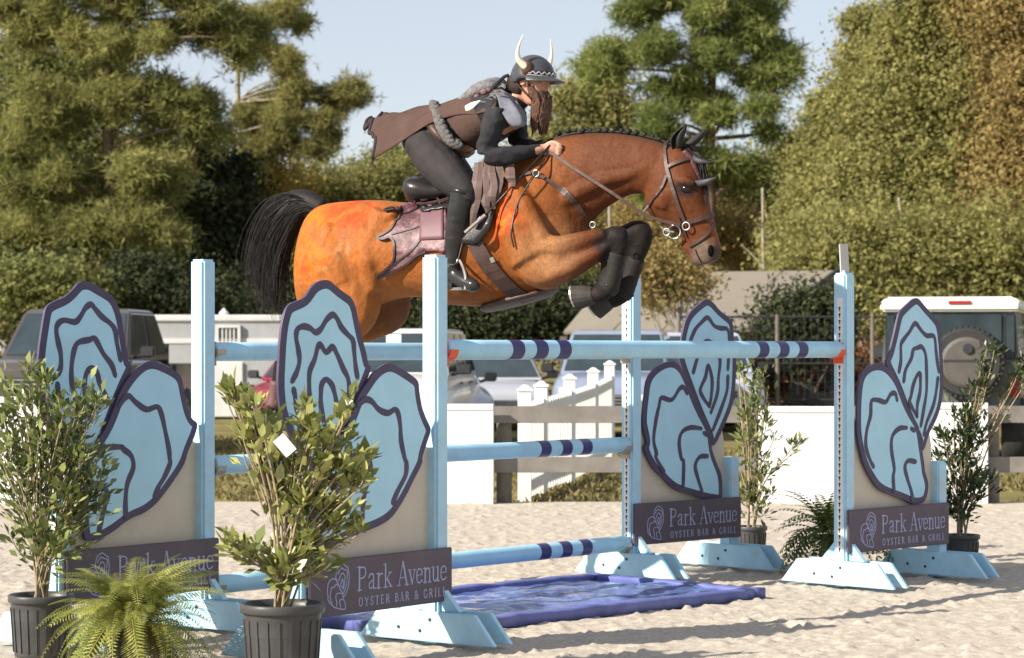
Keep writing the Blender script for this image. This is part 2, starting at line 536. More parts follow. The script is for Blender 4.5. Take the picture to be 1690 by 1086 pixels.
ART['C'] = dict(
    up=z2([(350, 600), (360, 525), (370, 470), (385, 420), (410, 380), (450, 345), (480, 325), (510, 340), (545, 380), (590, 415), (605, 450), (610, 530), (620, 600), (615, 740), (600, 830), (560, 930), (515, 1015), (490, 960), (440, 850), (400, 740)]),
    lo=z2([(170, 870), (180, 780), (190, 710), (220, 660), (270, 625), (320, 620), (360, 660), (390, 730), (420, 810), (460, 890), (490, 950), (497, 1030)]) + z3([(572, 80), (595, 140), (598, 250), (570, 268), (520, 262), (440, 240), (350, 210), (290, 150), (240, 100), (195, 5)]) + z2([(190, 1000), (172, 930)]),
    lines=[z2([(395, 530), (420, 470), (450, 435), (480, 412), (510, 450), (540, 462), (575, 470), (582, 540), (575, 655)]),
           z2([(412, 670), (432, 600), (455, 545), (480, 522), (515, 545), (538, 610), (530, 700), (525, 770), (495, 860)]),
           z2([(575, 690), (570, 760), (540, 850), (505, 940)]),
           z2([(488, 830), (465, 800), (445, 760), (452, 730), (470, 690), (482, 635), (500, 700), (498, 770), (490, 820)]),
           z2([(382, 770), (365, 740), (345, 750), (310, 800), (262, 790), (250, 830), (235, 900), (225, 990), (238, 1050)]) + z3([(260, 50), (300, 120)]),
           z2([(450, 935), (400, 930), (360, 950), (345, 1000), (355, 1075)]) + z3([(402, 70), (400, 190)]),
           z2([(462, 955), (476, 965)]),
           z3([(525, 40), (485, 45), (462, 90), (475, 150), (497, 220)])])

# condensed serif lettering as strokes (cap height 1)
def SF(x0, x1, y): return ([(x0, y), (x1, y)], .055)
GL = {
 'P': (.56, [([(.12, 0), (.12, 1)], .13), ([(.12, .95), (.30, .96), (.43, .88), (.44, .66), (.34, .53), (.12, .5)], .085), SF(0, .26, .02), SF(0, .16, .98)]),
 'a': (.47, [([(.07, .50), (.12, .61), (.22, .64), (.31, .57), (.31, .08), (.40, .03)], .095), ([(.31, .38), (.15, .31), (.07, .18), (.12, .05), (.22, .05), (.31, .15)], .075)]),
 'r': (.38, [([(.11, 0), (.11, .64)], .115), ([(.11, .46), (.2, .59), (.33, .6)], .09), SF(0, .24, .02), SF(0, .14, .62)]),
 'k': (.47, [([(.11, 0), (.11, 1)], .115), ([(.11, .26), (.37, .62)], .05), ([(.2, .36), (.41, .02)], .11), SF(0, .22, .02), SF(.3, .48, .02), SF(.27, .45, .62), SF(0, .14, .98)]),
 'A': (.60, [([(.06, 0), (.28, 1)], .05), ([(.29, 1), (.51, 0)], .13), ([(.14, .33), (.42, .33)], .05), SF(-.03, .16, .02), SF(.39, .62, .02)]),
 'v': (.40, [([(.06, .62), (.2, .02)], .105), ([(.2, .02), (.35, .62)], .05), SF(-.02, .16, .62), SF(.26, .43, .62)]),
 'e': (.43, [([(.07, .36), (.36, .36)], .05), ([(.36, .38), (.34, .55), (.22, .63), (.1, .54), (.06, .32), (.1, .1), (.22, .03), (.37, .13)], .085)]),
 'n': (.47, [([(.10, 0), (.10, .64)], .115), ([(.10, .47), (.2, .6), (.31, .59), (.36, .46), (.36, 0)], .1), SF(0, .2, .02), SF(.26, .46, .02), SF(0, .12, .62)]),
 'u': (.47, [([(.10, .64), (.10, .15), (.16, .04), (.26, .05), (.36, .17)], .105), ([(.36, .64), (.36, 0)], .105), SF(0, .12, .62), SF(.26, .38, .62), SF(.36, .46, .02)]),
 ' ': (.30, []),
 'O': (.72, [([(.34, .97), (.14, .85), (.08, .5), (.14, .15), (.34, .03), (.54, .15), (.6, .5), (.54, .85), (.34, .97)], .13)]),
 'Y': (.62, [([(.04, .96), (.3, .48)], .15), ([(.58, .96), (.3, .48)], .09), ([(.3, .5), (.3, 0)], .15), SF(.16, .44, .04)]),
 'S': (.55, [([(.46, .78), (.38, .94), (.2, .94), (.09, .78), (.16, .6), (.36, .44), (.46, .26), (.36, .06), (.18, .05), (.06, .22)], .13)]),
 'T': (.62, [([(.03, .94), (.57, .94)], .11), ([(.3, .94), (.3, 0)], .15), SF(.16, .44, .04)]),
 'E': (.58, [([(.12, 0), (.12, 1)], .15), ([(.12, .95), (.5, .95)], .1), ([(.12, .5), (.42, .5)], .09), ([(.12, .05), (.5, .05)], .1)]),
 'R': (.66, [([(.12, 0), (.12, 1)], .15), ([(.12, .95), (.4, .93), (.5, .75), (.4, .55), (.12, .5)], .11), ([(.3, .5), (.58, .02)], .14)]),
 'B': (.62, [([(.12, 0), (.12, 1)], .15), ([(.12, .95), (.38, .93), (.47, .76), (.38, .56), (.12, .52)], .11), ([(.3, .52), (.5, .42), (.54, .24), (.44, .07), (.12, .05)], .11)]),
 '&': (.72, [([(.64, .5), (.5, .18), (.3, .04), (.1, .1), (.08, .3), (.26, .5), (.42, .7), (.4, .9), (.26, .95), (.17, .8), (.26, .56), (.64, .04)], .11)]),
 'G': (.70, [([(.58, .78), (.46, .94), (.26, .94), (.1, .72), (.08, .4), (.2, .1), (.4, .04), (.58, .16), (.58, .42)], .13), SF(.42, .68, .44)]),
 'I': (.34, [([(.16, 0), (.16, 1)], .15), SF(.03, .29, .04), SF(.03, .29, .96)]),
 'L': (.56, [([(.12, 0), (.12, 1)], .15), ([(.12, .05), (.5, .05)], .1)]),
}
def lettering(mb, text, x0, z0, length, cap, front, to3, spacing=0.0, smallw=1.0):
    adv = sum(GL[c][0] + spacing for c in text) - spacing
    kx = length / adv
    x = 0.0; q = 0
    for c in text:
        for pts, w in GL[c][1]:
            pp = [Vector((x0 + (x + a) * kx, z0 + b * cap)) for a, b in pts]
            if len(pp) > 2: pp = crom(pp, 4)
            q += 1
            mb.ribbon(pp, w * cap * .72 * smallw, front - .0016 - .0002 * (q % 5), front, to3)
        x += GL[c][0] + spacing

LXZ = lambda p, d: (p[0], d, p[1])      # board plane: x along the panel, local y = depth, z up

def inset(poly, d):
    n = len(poly); out = []
    area = sum(poly[i][0] * poly[(i + 1) % n][1] - poly[(i + 1) % n][0] * poly[i][1] for i in range(n))
    sg = 1 if area > 0 else -1
    for i in range(n):
        t = (poly[(i + 2) % n] - poly[(i - 2) % n])
        if t.length < 1e-9: t = poly[(i + 1) % n] - poly[i - 1]
        t.normalize()
        out.append(poly[i] + Vector((-t.y, t.x)) * sg * d)
    return out

def shell_board(name, parent, poly, y0, y1, band):
    mb = MB().prism(poly, y0, y1, LXZ)
    o = mb.build(name, M['navy'], parent)
    q = inset(poly, band)
    for _ in range(2):
        q = [(q[i - 1] + q[i] * 2 + q[(i + 1) % len(q)]) / 4 for i in range(len(q))]
    MB().prism(q, y0 - .0022, y0 - .0002, LXZ).build('painted_face', M['oyster'], o)
    return o

def foot(parent, x, top):
    """two trapezoid boards either side of the post, running across the panel"""
    for s in (-1, 1):
        mb = MB()
        poly = [Vector((-.41, .012)), (Vector((.41, .012))), Vector((.29, .152)), Vector((-.29, .152))]
        a = x + s * (POST / 2 + .001); b = a + s * .028
        mb.prism(poly, a, b, lambda p, d: (d, p[0], p[1]))
        f = mb.build('foot_board', M['blue'], parent, bevel=.004)
        hb = MB()
        for yy, z_ in ((-.03, .115), (.03, .06), (.16, .07)):
            hb.tube([(b, yy, z_), (b + s * .004, yy, z_)], .0085, 8)
        hb.build('bolt', M['hole'], f)['kind'] = 'stuff'
    for s in (-1, 1):       # gussets up the post
        if not top: break
        gs = MB().prism([Vector((s * (POST / 2 + .001), .152)), Vector((s * (POST / 2 + .11), .152)), Vector((s * (POST / 2 + .001), .27))],
                 x - .016, x + .016, lambda p, d: (d, p[0], p[1]))
        gs.build('gusset', M['blue'], parent)

def standard(key, org, ang, sgn, label):
    """one wing standard; sgn = direction of the panel along local x"""
    o = empty('jump_standard', org, ang, label, 'jump standard', 'wing standards of the oxer')
    tall = MB().box((0, 0, HP / 2), (POST, POST, HP))
    tall.build('post', M['blue'], o, bevel=.012)
    xs_ = sgn * (.925 if sgn > 0 else .955)
    MB().box((xs_, 0, .35), (POST, POST, .70)).build('short_post', M['blue'], o, bevel=.01)
    foot(o, 0, True); foot(o, xs_, False)
    # cup track with keyholes on the face towards the poles
    fx = -sgn * (POST / 2)
    tr = MB().box((fx - sgn * .002, -.006, .93), (.004, .040, 1.50)).build('cup_track', M['white'], o)
    kh = MB()
    nk = 38
    for i in range(nk):
        z = .22 + i * (1.44 / nk)
        x = fx - sgn * .0046
        kh.tube([(x, -.006, z), (x - sgn * .001, -.006, z)], .0075, 8)
        kh.box((x - sgn * .0004, -.006, z - .011), (.0012, .006, .016))
    kh.build('keyhole', M['hole'], tr)['kind'] = 'stuff'
    # backing board between the posts
    x0, x1 = sgn * POST / 2, xs_ - sgn * POST / 2
    prof = [Vector((x0, .30)), Vector((x1, .30)), Vector((x1, .80)), Vector((x1 - sgn * .03, .93)), Vector((x1 - sgn * .25, 1.02)), Vector((x0 + sgn * .12, 1.0)), Vector((x0, .92))]
    MB().prism(prof, .008, .026, LXZ).build('backing_board', M['beige'], o)
    art = ART[key]
    def cv(pts, closed=True, n=3):
        return crom([SZ(p, org, ang, -.015) for p in pts], n, closed)
    up = shell_board('oyster_board', o, cv(art['up']), -.006, .007, .039)
    lo = shell_board('oyster_board', o, cv(art['lo']), -.021, -.0075, .037)
    lo['label'] = 'lower oyster shell cut-out'; up['label'] = 'upper oyster shell cut-out'
    for k, ln in enumerate(art['lines']):
        isup = k < (4 if key in 'ABD' else 4)
        front = -.0085 if isup else -.0235
        pts = crom([SZ(p, org, ang, front) for p in ln], 4)
        nn = len(pts)
        ws = [.0285 * (1 + .12 * math.sin(i * .7 + k)) for i in range(nn)]
        MB().ribbon(pts, ws, front - .0012 - .0001 * k, front + .0005, LXZ).build('painted_line', M['navy'], up if isup else lo)
    # sign along the foot of the panel
    xa, xb = sorted((-sgn * .046, sgn * .96))
    yf = -(POST / 2 + .021)
    sb = MB().box(((xa + xb) / 2, yf + .0095, .323), (xb - xa, .019, .252)).build('sign_board', M['sign'], o, bevel=.004)
    tx = xa + (xb - xa) * .315
    tl = (xb - xa) * .645
    yl = yf
    t1 = MB(); lettering(t1, 'Park Avenue', tx, .297, tl, .108, yl, LXZ)
    t1.build('lettering', M['letter'], sb)['kind'] = 'stuff'
    t2 = MB(); lettering(t2, 'OYSTER BAR & GRILL', tx + .01, .226, tl * .97, .040, yl, LXZ, spacing=.26, smallw=1.25)
    t2.build('lettering', M['letter'], sb)['kind'] = 'stuff'
    # small oyster emblem
    src = ART['C']
    lg = MB()
    allp = [SZ(p, C0, ANG_R, -.015) for p in src['up'] + src['lo']]
    mnx = min(p.x for p in allp); mnz = min(p.y for p in allp); ext = max(p.y for p in allp) - mnz
    q = 0
    for pts, cl in [(src['up'], True), (src['lo'], True)] + [(l, False) for l in src['lines'] if len(l) > 3]:
        pp = [Vector((xa + (xb - xa) * .115 + (p.x - mnx) * .205 / ext, .222 + (p.y - mnz) * .205 / ext)) for p in [SZ(z, C0, ANG_R, -.015) for z in pts]]
        q += 1
        lg.ribbon(crom(pp, 2, cl), .0052, yl - .0012 - .0001 * q, yl, LXZ, closed=cl)
    lg.build('emblem', M['letter'], sb)['kind'] = 'stuff'
    return o

sA = standard('A', A0, ANG_L, -1, 'light blue jump standard with oyster shell wing, leftmost behind the left potted bush and fern')
sB = standard('B', B0, ANG_L, -1, 'light blue jump standard with oyster wing nearest the camera, behind the second potted bush')
sC = standard('C', C0, ANG_R, 1, 'light blue jump standard with oyster wing under the horse\'s forelegs, its sign darkest and clearest')
sD = standard('D', D0, ANG_R, 1, 'light blue jump standard with oyster wing at far right, grey marker on its post top')

# marker plate on the right-hand post
mk = MB().box((0, 0, HP + .085), (.055, .012, .17), rot=Matrix.Rotation(R(-4), 3, 'Y') @ Matrix.Rotation(R(-20), 3, 'Z'))
mk.box((0, 0, HP + .006), (.03, .03, .02))
mk.build('marker_plate', mat('grey_marker', (.42, .42, .41), .5, .06, 12, dirt=(.3, .3, .28), dirt_amt=.4), sD)

def cup(parent, x, sgn, z, m):
    mb = MB()
    # hooked cradle on the track side
    ring = []
    for k in range(9):
        a = math.pi + math.pi * k / 8
        ring.append((.056 * math.cos(a), .056 * math.sin(a)))
    inner = [(p[0] * .86, p[1] * .86) for p in ring][::-1]
    mb.prism([Vector(p) for p in ring + inner], x, x + sgn * .06, lambda p, d: (d, p[0], z + p[1]))
    mb.box((x + sgn * .004, 0, z - .02), (.008, .07, .12))
    mb.build('pole_cup', m, parent)
M['cupsteel'] = mat('cup_steel', (.42, .36, .30), .45, .15, 30, metal=.5)
z_top = CAMH
cup(sB, POST / 2 + .005, 1, z_top, M['cup']); cup(sD, -POST / 2 - .005, -1, z_top, M['cup'])
for zz in (z_top, .80, .21):
    cup(sA, POST / 2 + .005, 1, zz, M['cupsteel']); cup(sC, -POST / 2 - .005, -1, zz, M['cupsteel'])

def pole(a, b, z, label):
    a = Vector((a.x, a.y, z)); b = Vector((b.x, b.y, z))
    d = (b - a).normalized(); L = (b - a).length
    a2 = a + d * (POST / 2 + .014); b2 = b - d * (POST / 2 + .014)
    L2 = (b2 - a2).length
    o = empty('jump_pole', a2, math.atan2(d.y, d.x), label, 'jump pole', 'light blue poles of the oxer')
    r = .047
    n = 24
    prof = [(.0, 0), (r - .006, 0), (r, .006)] + [(r, L2 * k / 12) for k in range(1, 12)] + [(r, L2 - .006), (r - .006, L2), (0, L2)]
    mb = MB().lathe(prof, n=32, axis='X')
    mb.build('shaft', M['rail'], o, smooth=True)
    for t in (.158, .209, .260, .752, .808, .862):
        x = t * L - POST / 2 - .014
        q = MB().lathe([(r - .002, x - .045), (r + .0012, x - .045), (r + .0012, x + .045), (r - .002, x + .045)], n=32, axis='X')
        q.build('stripe', M['stripe'], o, smooth=False)
    return o
pole(B0, D0, z_top, 'light blue jump pole with navy bands resting in orange cups, nearest top pole')
pole(A0, C0, z_top - .01, 'light blue top jump pole behind the left standards, partly hidden by the oyster wing')
pole(A0, C0, .805, 'light blue jump pole at mid height, above the lowest pole')
pole(A0, C0, .21, 'lowest light blue jump pole just above the sand and blue water tray')

# blue water tray
rd = Vector((.718, .696, 0)); nd = Vector((.72, -.69, 0)).normalized()
NR = Vector((1.33, 13.52, 0)); LEN, WID = 2.5, 1.22
cen = NR - rd * LEN / 2 - nd * WID / 2
tray = empty('water_tray', cen, math.atan2(rd.y, rd.x), 'shallow blue tarpaulin water tray lying on the sand under the jump', 'water tray')
hx, hy = LEN / 2, WID / 2
def foam(a, b, seed):
    pts = []; rr = []
    rg = random.Random(seed)
    mb = MB(); rings = []
    a = Vector(a); b = Vector(b); d = (b - a).normalized(); s = Vector((-d.y, d.x, 0))
    n = 26
    for i in range(n + 1):
        p = a.lerp(b, i / n)
        wv = .048 + rg.uniform(-.004, .004); h = .048 + rg.uniform(-.005, .005); j = rg.uniform(-.004, .004)
        rings.append([p + s * (wv * cx + j) + Vector((0, 0, -.01 + (h + .01) * cz)) for cx, cz in
                      ((-1, 0), (-1.0, .8), (-.93, .97), (0, 1.0), (.93, .97), (1.0, .8), (1, 0))])
    mb.rings(rings)
    mb.build('foam_rim', M['tarp'], tray, smooth=True)
foam((-hx, -hy, 0), (hx, -hy, 0), 1); foam((hx + .05, -hy - .04, 0), (hx + .05, hy + .04, 0), 2)
foam((hx, hy, 0), (-hx, hy, 0), 3); foam((-hx - .05, hy + .04, 0), (-hx - .05, -hy - .04, 0), 4)
gx = np.linspace(-hx - .03, hx + .03, 120); gy = np.linspace(-hy - .03, hy + .03, 64)
XX, YY = np.meshgrid(gx, gy)
zz = .030 + (vnoise(XX.ravel() * .6 + YY.ravel() * .5 + 7, YY.ravel() + 5, .16, 31) - .5) * .035 + (vnoise(XX.ravel() + 3, YY.ravel() + 3, .06, 32) - .5) * .012
VV = np.stack([XX.ravel(), YY.ravel(), zz], 1)
ii = np.arange(120 * 64).reshape(64, 120)
FF = np.stack([ii[:-1, :-1].ravel(), ii[:-1, 1:].ravel(), ii[1:, 1:].ravel(), ii[1:, :-1].ravel()], 1)
M['liner'] = mat('wet_blue_liner', (.10, .14, .36), .16, .3, 7, .1, 20, dirt=(.36, .38, .46), dirt_amt=.55, spec=.6)
np_mesh('liner', VV, FF, M['liner'], tray, smooth=True)

# ------------------------------------------------------------------ arena fence and white panels
YF = 22.1
def fx(u, Y=YF): return (u - CU) * Y / FPX
def fz(v, Y=YF): return CAMH + (CV - v) * Y / FPX
def fence(name, u0, u1, posts, label):
    x0, x1 = fx(u0), fx(u1)
    o = empty(name, (x0, YF, -.06), 0, label, 'fence', 'grey board fences along the arena')
    rg = random.Random(int(u0))
    for (va, vb) in ((670, 698), (754, 780)):
        xa = 0
        while xa < x1 - x0 - .01:
            xb = min(xa + 2.45, x1 - x0)
            MB().box(((xa + xb) / 2, rg.uniform(-.003, .003), (fz(va) + fz(vb)) / 2 + .06), (xb - xa - .008, .035, fz(va) - fz(vb)), rot=Matrix.Rotation(rg.uniform(-.003, .003), 3, 'Y')).build('board', M['fence'], o, bevel=.003)
            xa = xb
    for u in posts:
        h = fz(672)
        MB().tube([(fx(u) - x0, .095, -.02), (fx(u) - x0, .095, h)], [.072, .068], 14).build('post', M['post'], o, smooth=False)
    return o
fence('arena_fence', 815, 1330, [832, 1075, 1310], 'weathered grey two-board arena fence behind the middle of the jump')
fence('arena_fence', 1395, 2300, [1640, 1950, 2260], 'weathered grey two-board arena fence in front of the parked jeep')
fence('arena_fence', -800, 60, [-640, -330, -20], 'weathered grey two-board arena fence at the far left')

def wpanel(u0, u1, v0, v1, label):
    x0, x1 = fx(u0), fx(u1); h = fz(v0) + .04
    o = empty('white_barrier', ((x0 + x1) / 2, YF - .12, -.03), 0, label, 'barrier', 'white panels standing along the arena fence')
    MB().box((0, 0, h / 2), (x1 - x0, .05, h)).build('sheet', M['white'], o, bevel=.006)
    MB().box((0, -.03, h - .03), (x1 - x0 - .01, .012, .05)).build('rim_strip', M['white'], o, bevel=.004)
    MB().box((0, -.03, .04), (x1 - x0 - .01, .012, .06)).build('kick_strip', M['white'], o, bevel=.004)
    for s in (-1, 1):
        MB().box((s * (x1 - x0) * .42, .1, h * .3), (.04, .2, .04)).bar((s * (x1 - x0) * .42, .19, .0), (s * (x1 - x0) * .42, .03, h * .7), .04).build('prop', M['fence'], o)['kind'] = 'stuff'
    return o
wpanel(-190, 100, 656, 822, 'blank white panel behind the left potted bush and the pickup truck')
wpanel(690, 815, 668, 830, 'blank white panel beside the fence post, right of the nearest tall post')
wpanel(1250, 1392, 672, 830, 'blank white panel left of the rightmost tall post, behind the thin bush')
wpanel(1530, 1626, 666, 830, 'blank white panel behind the dark potted bush at far right')

# white picket fence running away from the arena
pk = empty('picket_fence', (fx(868, 22.8), 22.8, -.06), 0, 'white vinyl picket fence leading from the arena towards the parked silver car', 'fence')
pp = [(P(866, 700, 22.8), 1.05), (P(893, 700, 24.2), 1.07), (P(940, 700, 26.1), 1.12), (P(979, 700, 28.6), 1.17), (P(1006, 700, 31.4), 1.24)]
pl = []
for p, h in pp:
    q = Vector((p.x - pk.location.x, p.y - 22.8, 0)); pl.append((q, h))
    mb = MB().box((q.x, q.y, h / 2), (.13, .13, h)); mb.build('post', M['vinyl'], pk, bevel=.006)
    MB().box((q.x, q.y, h + .012), (.15, .15, .024)).box((q.x, q.y, h + .04), (.12, .12, .035), taper=.3).build('post_cap', M['vinyl'], pk)
picket = None
for (a, ha), (b, hb) in zip(pl[:-1], pl[1:]):
    d = (b - a); L = d.length; d.normalize(); ang = math.atan2(d.y, d.x)
    for z in (.16, .82):
        MB().bar(a + d * .07 + Vector((0, 0, z * ha)), b - d * .07 + Vector((0, 0, z * hb)), .04, .085).build('rail', M['vinyl'], pk, bevel=.004)
    n = max(4, int(L / .15))
    for i in range(n):
        t = (i + .5) / n
        p = a.lerp(b, t) + Vector((-d.y, d.x, 0)) * -.026
        h = (ha + (hb - ha) * t) * .93
        if picket is None:
            picket = MB().box((0, 0, .5), (.05, .02, .92)).mesh('picket')
            picket.materials.append(M['vinyl'])
        o = bpy.data.objects.new('picket', picket); COL.objects.link(o); o.parent = pk
        o.location = p; o.scale = (1, 1, h); o.rotation_euler = (0, 0, ang)

# ------------------------------------------------------------------ vehicles
def paint(name, col, rough=.28, metal=.3):
    return mat(name, col, rough, .04, 3, coat=.6, metal=metal, dirt=(col[0] * .7 + .06, col[1] * .7 + .055, col[2] * .7 + .04), dirt_amt=.3)
M['glass'] = mat('car_glass', (.03, .045, .052), .08, .25, 2.5, spec=.45)
M['rubber'] = mat('tyre_rubber', (.03, .03, .03), .8, .2, 30, .2, 60)
M['rim'] = mat('alloy_rim', (.45, .45, .46), .3, .1, 20, metal=.8)
M['trim'] = mat('black_trim', (.03, .03, .033), .5, .2, 12)
M['chrome'] = mat('chrome_trim', (.6, .6, .6), .15, .05, 10, metal=.9)
M['lamp'] = mat('lamp_lens', (.55, .56, .55), .1, .1, 20, spec=.8)
M['redlamp'] = mat('red_lamp_lens', (.35, .02, .02), .15, .1, 20)
M['plate'] = mat('plate_white', (.65, .65, .62), .4, .1, 30)

def wheel(parent, x, y, r, w):
    t = MB().lathe([(r * .62, -w / 2), (r * .93, -w / 2), (r, -w * .36), (r, w * .36), (r * .93, w / 2), (r * .62, w / 2), (r * .60, 0)], (x, y, r), 28, axis='Y')
    o = t.build('wheel', M['rubber'], parent, smooth=True)
    for s in (-1, 1):
        mb = MB().lathe([(0, s * w * .30), (r * .12, s * w * .36), (r * .2, s * w * .28), (r * .56, s * w * .34), (r * .625, s * w * .46), (r * .6, s * w * .2)], (x, y, r), 20, axis='Y')
        mb.build('rim', M['rim'], o, smooth=True)
    return o

def vehicle(name, loc, rz, label, cat, body, W, stations, cab, wheels, group='vehicles parked beyond the arena', lamps=True, bed=None):
    """car facing local -x... front at x = 0, tail at x = +L. stations: (x, z_low, z_beltline/hood top, half-width);
    cab: (x_windshield_base, x_roof_front, x_roof_rear, x_rear_base, z_roof, z_belt)"""
    o = empty(name, loc, rz, label, cat, group)
    rings = []
    for x, zl, zh, hw in stations:
        zm = zl + (zh - zl) * .55
        pr = [(-hw * .92, zl), (-hw, zl + .06), (-hw, zm), (-hw * .97, zh - .07), (-hw * .86, zh), (0, zh + .015),
              (hw * .86, zh), (hw * .97, zh - .07), (hw, zm), (hw, zl + .06), (hw * .92, zl), (0, zl)]
        rings.append([(x, y, z) for y, z in pr])
    b = MB().rings(rings).build('body', body, o, smooth=True, subd=1)
    xb, xf, xr, xe, zr, zb = cab
    hw = W / 2
    lo = [(xb, hw * .90), (xe, hw * .90)]; hi = [(xf, hw * .74), (xr, hw * .74)]
    rr = []
    for t, in ((0,), (.5,), (.92,), (1,)):
        pass
    # roof and pillars: frame loft, glass set 3 mm proud between pillars
    cabm = MB()
    def sec(x0, y0, x1, y1, z):
        return [(x0, -y0, z), (x1, -y1, z), (x1, y1, z), (x0, y0, z)]
    zt = zr - .06
    cabm.rings([sec(xb, hw * .9, xe, hw * .9, zb - .05), sec(xb + (xf - xb) * .05, hw * .89, xe + (xr - xe) * .05, hw * .89, zb),
                sec(xf - .02, hw * .765, xr + .02, hw * .765, zt), sec(xf + .08, hw * .72, xr - .06, hw * .72, zr - .012), sec(xf + .3, hw * .6, xr - .3, hw * .6, zr)])
    cabm.build('roof', body, o, bevel=.025)
    def q(name, a, b_, c, d, off, m=M['glass'], frame=.07):
        a, b_, c, d = map(Vector, (a, b_, c, d)); n = (b_ - a).cross(d - a).normalized()
        ce = (a + b_ + c + d) / 4
        if n.dot(off) < 0: n = -n
        pts = [p + (ce - p) * frame + n * .004 for p in (a, b_, c, d)]
        mb = MB().add([*pts, *[p + n * .008 for p in pts]], [(0, 1, 2, 3), (7, 6, 5, 4), (0, 4, 5, 1), (1, 5, 6, 2), (2, 6, 7, 3), (3, 7, 4, 0)])
        return mb.build(name, m, o)
    x05 = xb + (xf - xb) * .05; xe05 = xe + (xr - xe) * .05
    q('windshield', (x05, -hw * .89, zb), (x05, hw * .89, zb), (xf - .02, hw * .765, zt), (xf - .02, -hw * .765, zt), Vector((-1, 0, .5)))
    q('rear_window', (xe05, -hw * .89, zb), (xe05, hw * .89, zb), (xr + .02, hw * .765, zt), (xr + .02, -hw * .765, zt), Vector((1, 0, .5)))
    for s in (-1, 1):
        n = 2 if xr - xf < 1.9 else 3
        for i in range(n):
            a0, a1 = i / n + (.02 if i else 0), (i + 1) / n - .02
            L0, L1 = x05 + (xe05 - x05) * a0, x05 + (xe05 - x05) * a1
            H0, H1 = xf + (xr - xf) * a0, xf + (xr - xf) * a1
            q('side_window', (L0, s * hw * .89, zb), (L1, s * hw * .89, zb), (H1, s * hw * .765, zt), (H0, s * hw * .765, zt), Vector((0, s, .2)), frame=.09)
            MB().box(((L0 + L1) / 2 + .2 * (L1 - L0), s * hw * 1.003, zb - .14), (.18, .03, .03)).build('door_handle', M['trim'], o, bevel=.006)
        mx = x05 + .18
        MB().box((mx, s * (hw + .12), zb + .07), (.10, .2, .15)).bar((mx, s * hw * .9, zb - .02), (mx, s * (hw + .06), zb + .03), .05).build('mirror', M['trim'], o, bevel=.02)
    # nose
    z0, z1 = stations[0][1], stations[0][2]; w0 = stations[0][3]
    hgt = z1 - z0
    if lamps:
        gr = MB().box((-.012, 0, z0 + hgt * .62), (.03, w0 * 1.0, hgt * .30)).build('grille', M['trim'], o, bevel=.01)
        for k in range(3):
            MB().box((-.032, 0, z0 + hgt * (.52 + .1 * k)), (.02, w0 * .98, .018)).build('grille_bar', M['chrome'], gr)
        for s in (-1, 1):
            MB().box((.02, s * w0 * .76, z0 + hgt * .66), (.10, w0 * .42, hgt * .24)).build('headlight', M['lamp'], o, bevel=.03)
            xl = stations[-1][0]
            MB().box((xl - .02, s * stations[-1][3] * .84, stations[-1][1] + (stations[-1][2] - stations[-1][1]) * .7), (.08, .22, .2)).build('tail_light', M['redlamp'], o, bevel=.02)
        MB().box((-.03, 0, z0 + hgt * .18), (.14, w0 * 1.9, hgt * .26)).build('bumper', body, o, bevel=.05)
        MB().box((-.105, 0, z0 + hgt * .22), (.01, .31, .15)).build('licence_plate', M['plate'], o)
    for x, r in wheels:
        for s in (-1, 1):
            wheel(o, x, s * (hw - .13), r, .23)
    if bed: bed(o)
    return o

def sedan(loc, yaw, label, col, cat='car', s=1.0):
    st = [(0, .22, .64, .70), (.12, .18, .70, .80), (.5, .2, .80, .86), (1.1, .2, .90, .88), (2.2, .2, .93, .885), (3.4, .2, .95, .88), (4.2, .2, .97, .85), (4.55, .3, .93, .74)]
    return vehicle('parked_car', loc, yaw, label, cat, col, 1.76, st, (1.05, 1.95, 3.2, 4.05, 1.44, .92), [(.85, .32), (3.55, .32)])
def suv(loc, yaw, label, col, cat='SUV'):
    st = [(0, .34, .86, .78), (.1, .28, .95, .90), (.5, .28, 1.04, .96), (1.2, .28, 1.10, .97), (2.4, .28, 1.10, .975), (3.8, .28, 1.10, .97), (4.6, .3, 1.08, .95), (4.8, .38, 1.0, .88)]
    return vehicle('parked_suv', loc, yaw, label, cat, col, 1.94, st, (1.15, 1.85, 4.1, 4.65, 1.76, 1.08), [(.95, .37), (3.8, .37)])

C_SIL = paint('silver_paint', (.50, .52, .55)); C_WHT = paint('white_car_paint', (.72, .72, .72), metal=0)
C_RED = paint('red_car_paint', (.34, .035, .06)); C_BLU = paint('blue_grey_paint', (.28, .33, .44))
C_BRN = paint('brown_grey_paint', (.095, .080, .075)); C_LBL = paint('pale_blue_paint', (.52, .56, .66))

# cars face the camera: local +x points away from it
def at(u, Y, z=-.06): return (fx(u, Y), Y, z)
# pickup truck at left
def truck_bed(o):
    for s in (-1, 1):
        MB().box((4.85, s * .93, .98), (1.75, .07, .5)).build('bed_side', C_BRN, o, bevel=.02)
    MB().box((5.72, 0, .98), (.06, 1.86, .5)).build('tailgate', C_BRN, o, bevel=.02)
    MB().box((3.98, 0, 1.30), (.08, 1.7, .46)).build('headache_rack', M['trim'], o, bevel=.01)
    MB().box((4.7, .2, 1.30), (.5, .9, .42)).build('tool_box', mat('box_grey', (.28, .28, .26), .6, .1, 6), o, bevel=.02)
    MB().tube([(5.0, .93, 1.33), (5.0, .93, 1.5)], .09, 12).build('beacon', mat('orange_lens', (.7, .16, .04), .4, .1, 9), o)
tst = [(0, .62, 1.20, .88), (.08, .58, 1.27, .97), (.5, .5, 1.32, 1.0), (1.35, .5, 1.36, 1.0), (2.4, .5, 1.34, 1.0), (3.9, .5, 1.32, 1.0), (4.0, .5, .9, .98), (5.7, .55, .88, .97), (5.75, .6, .84, .9)]
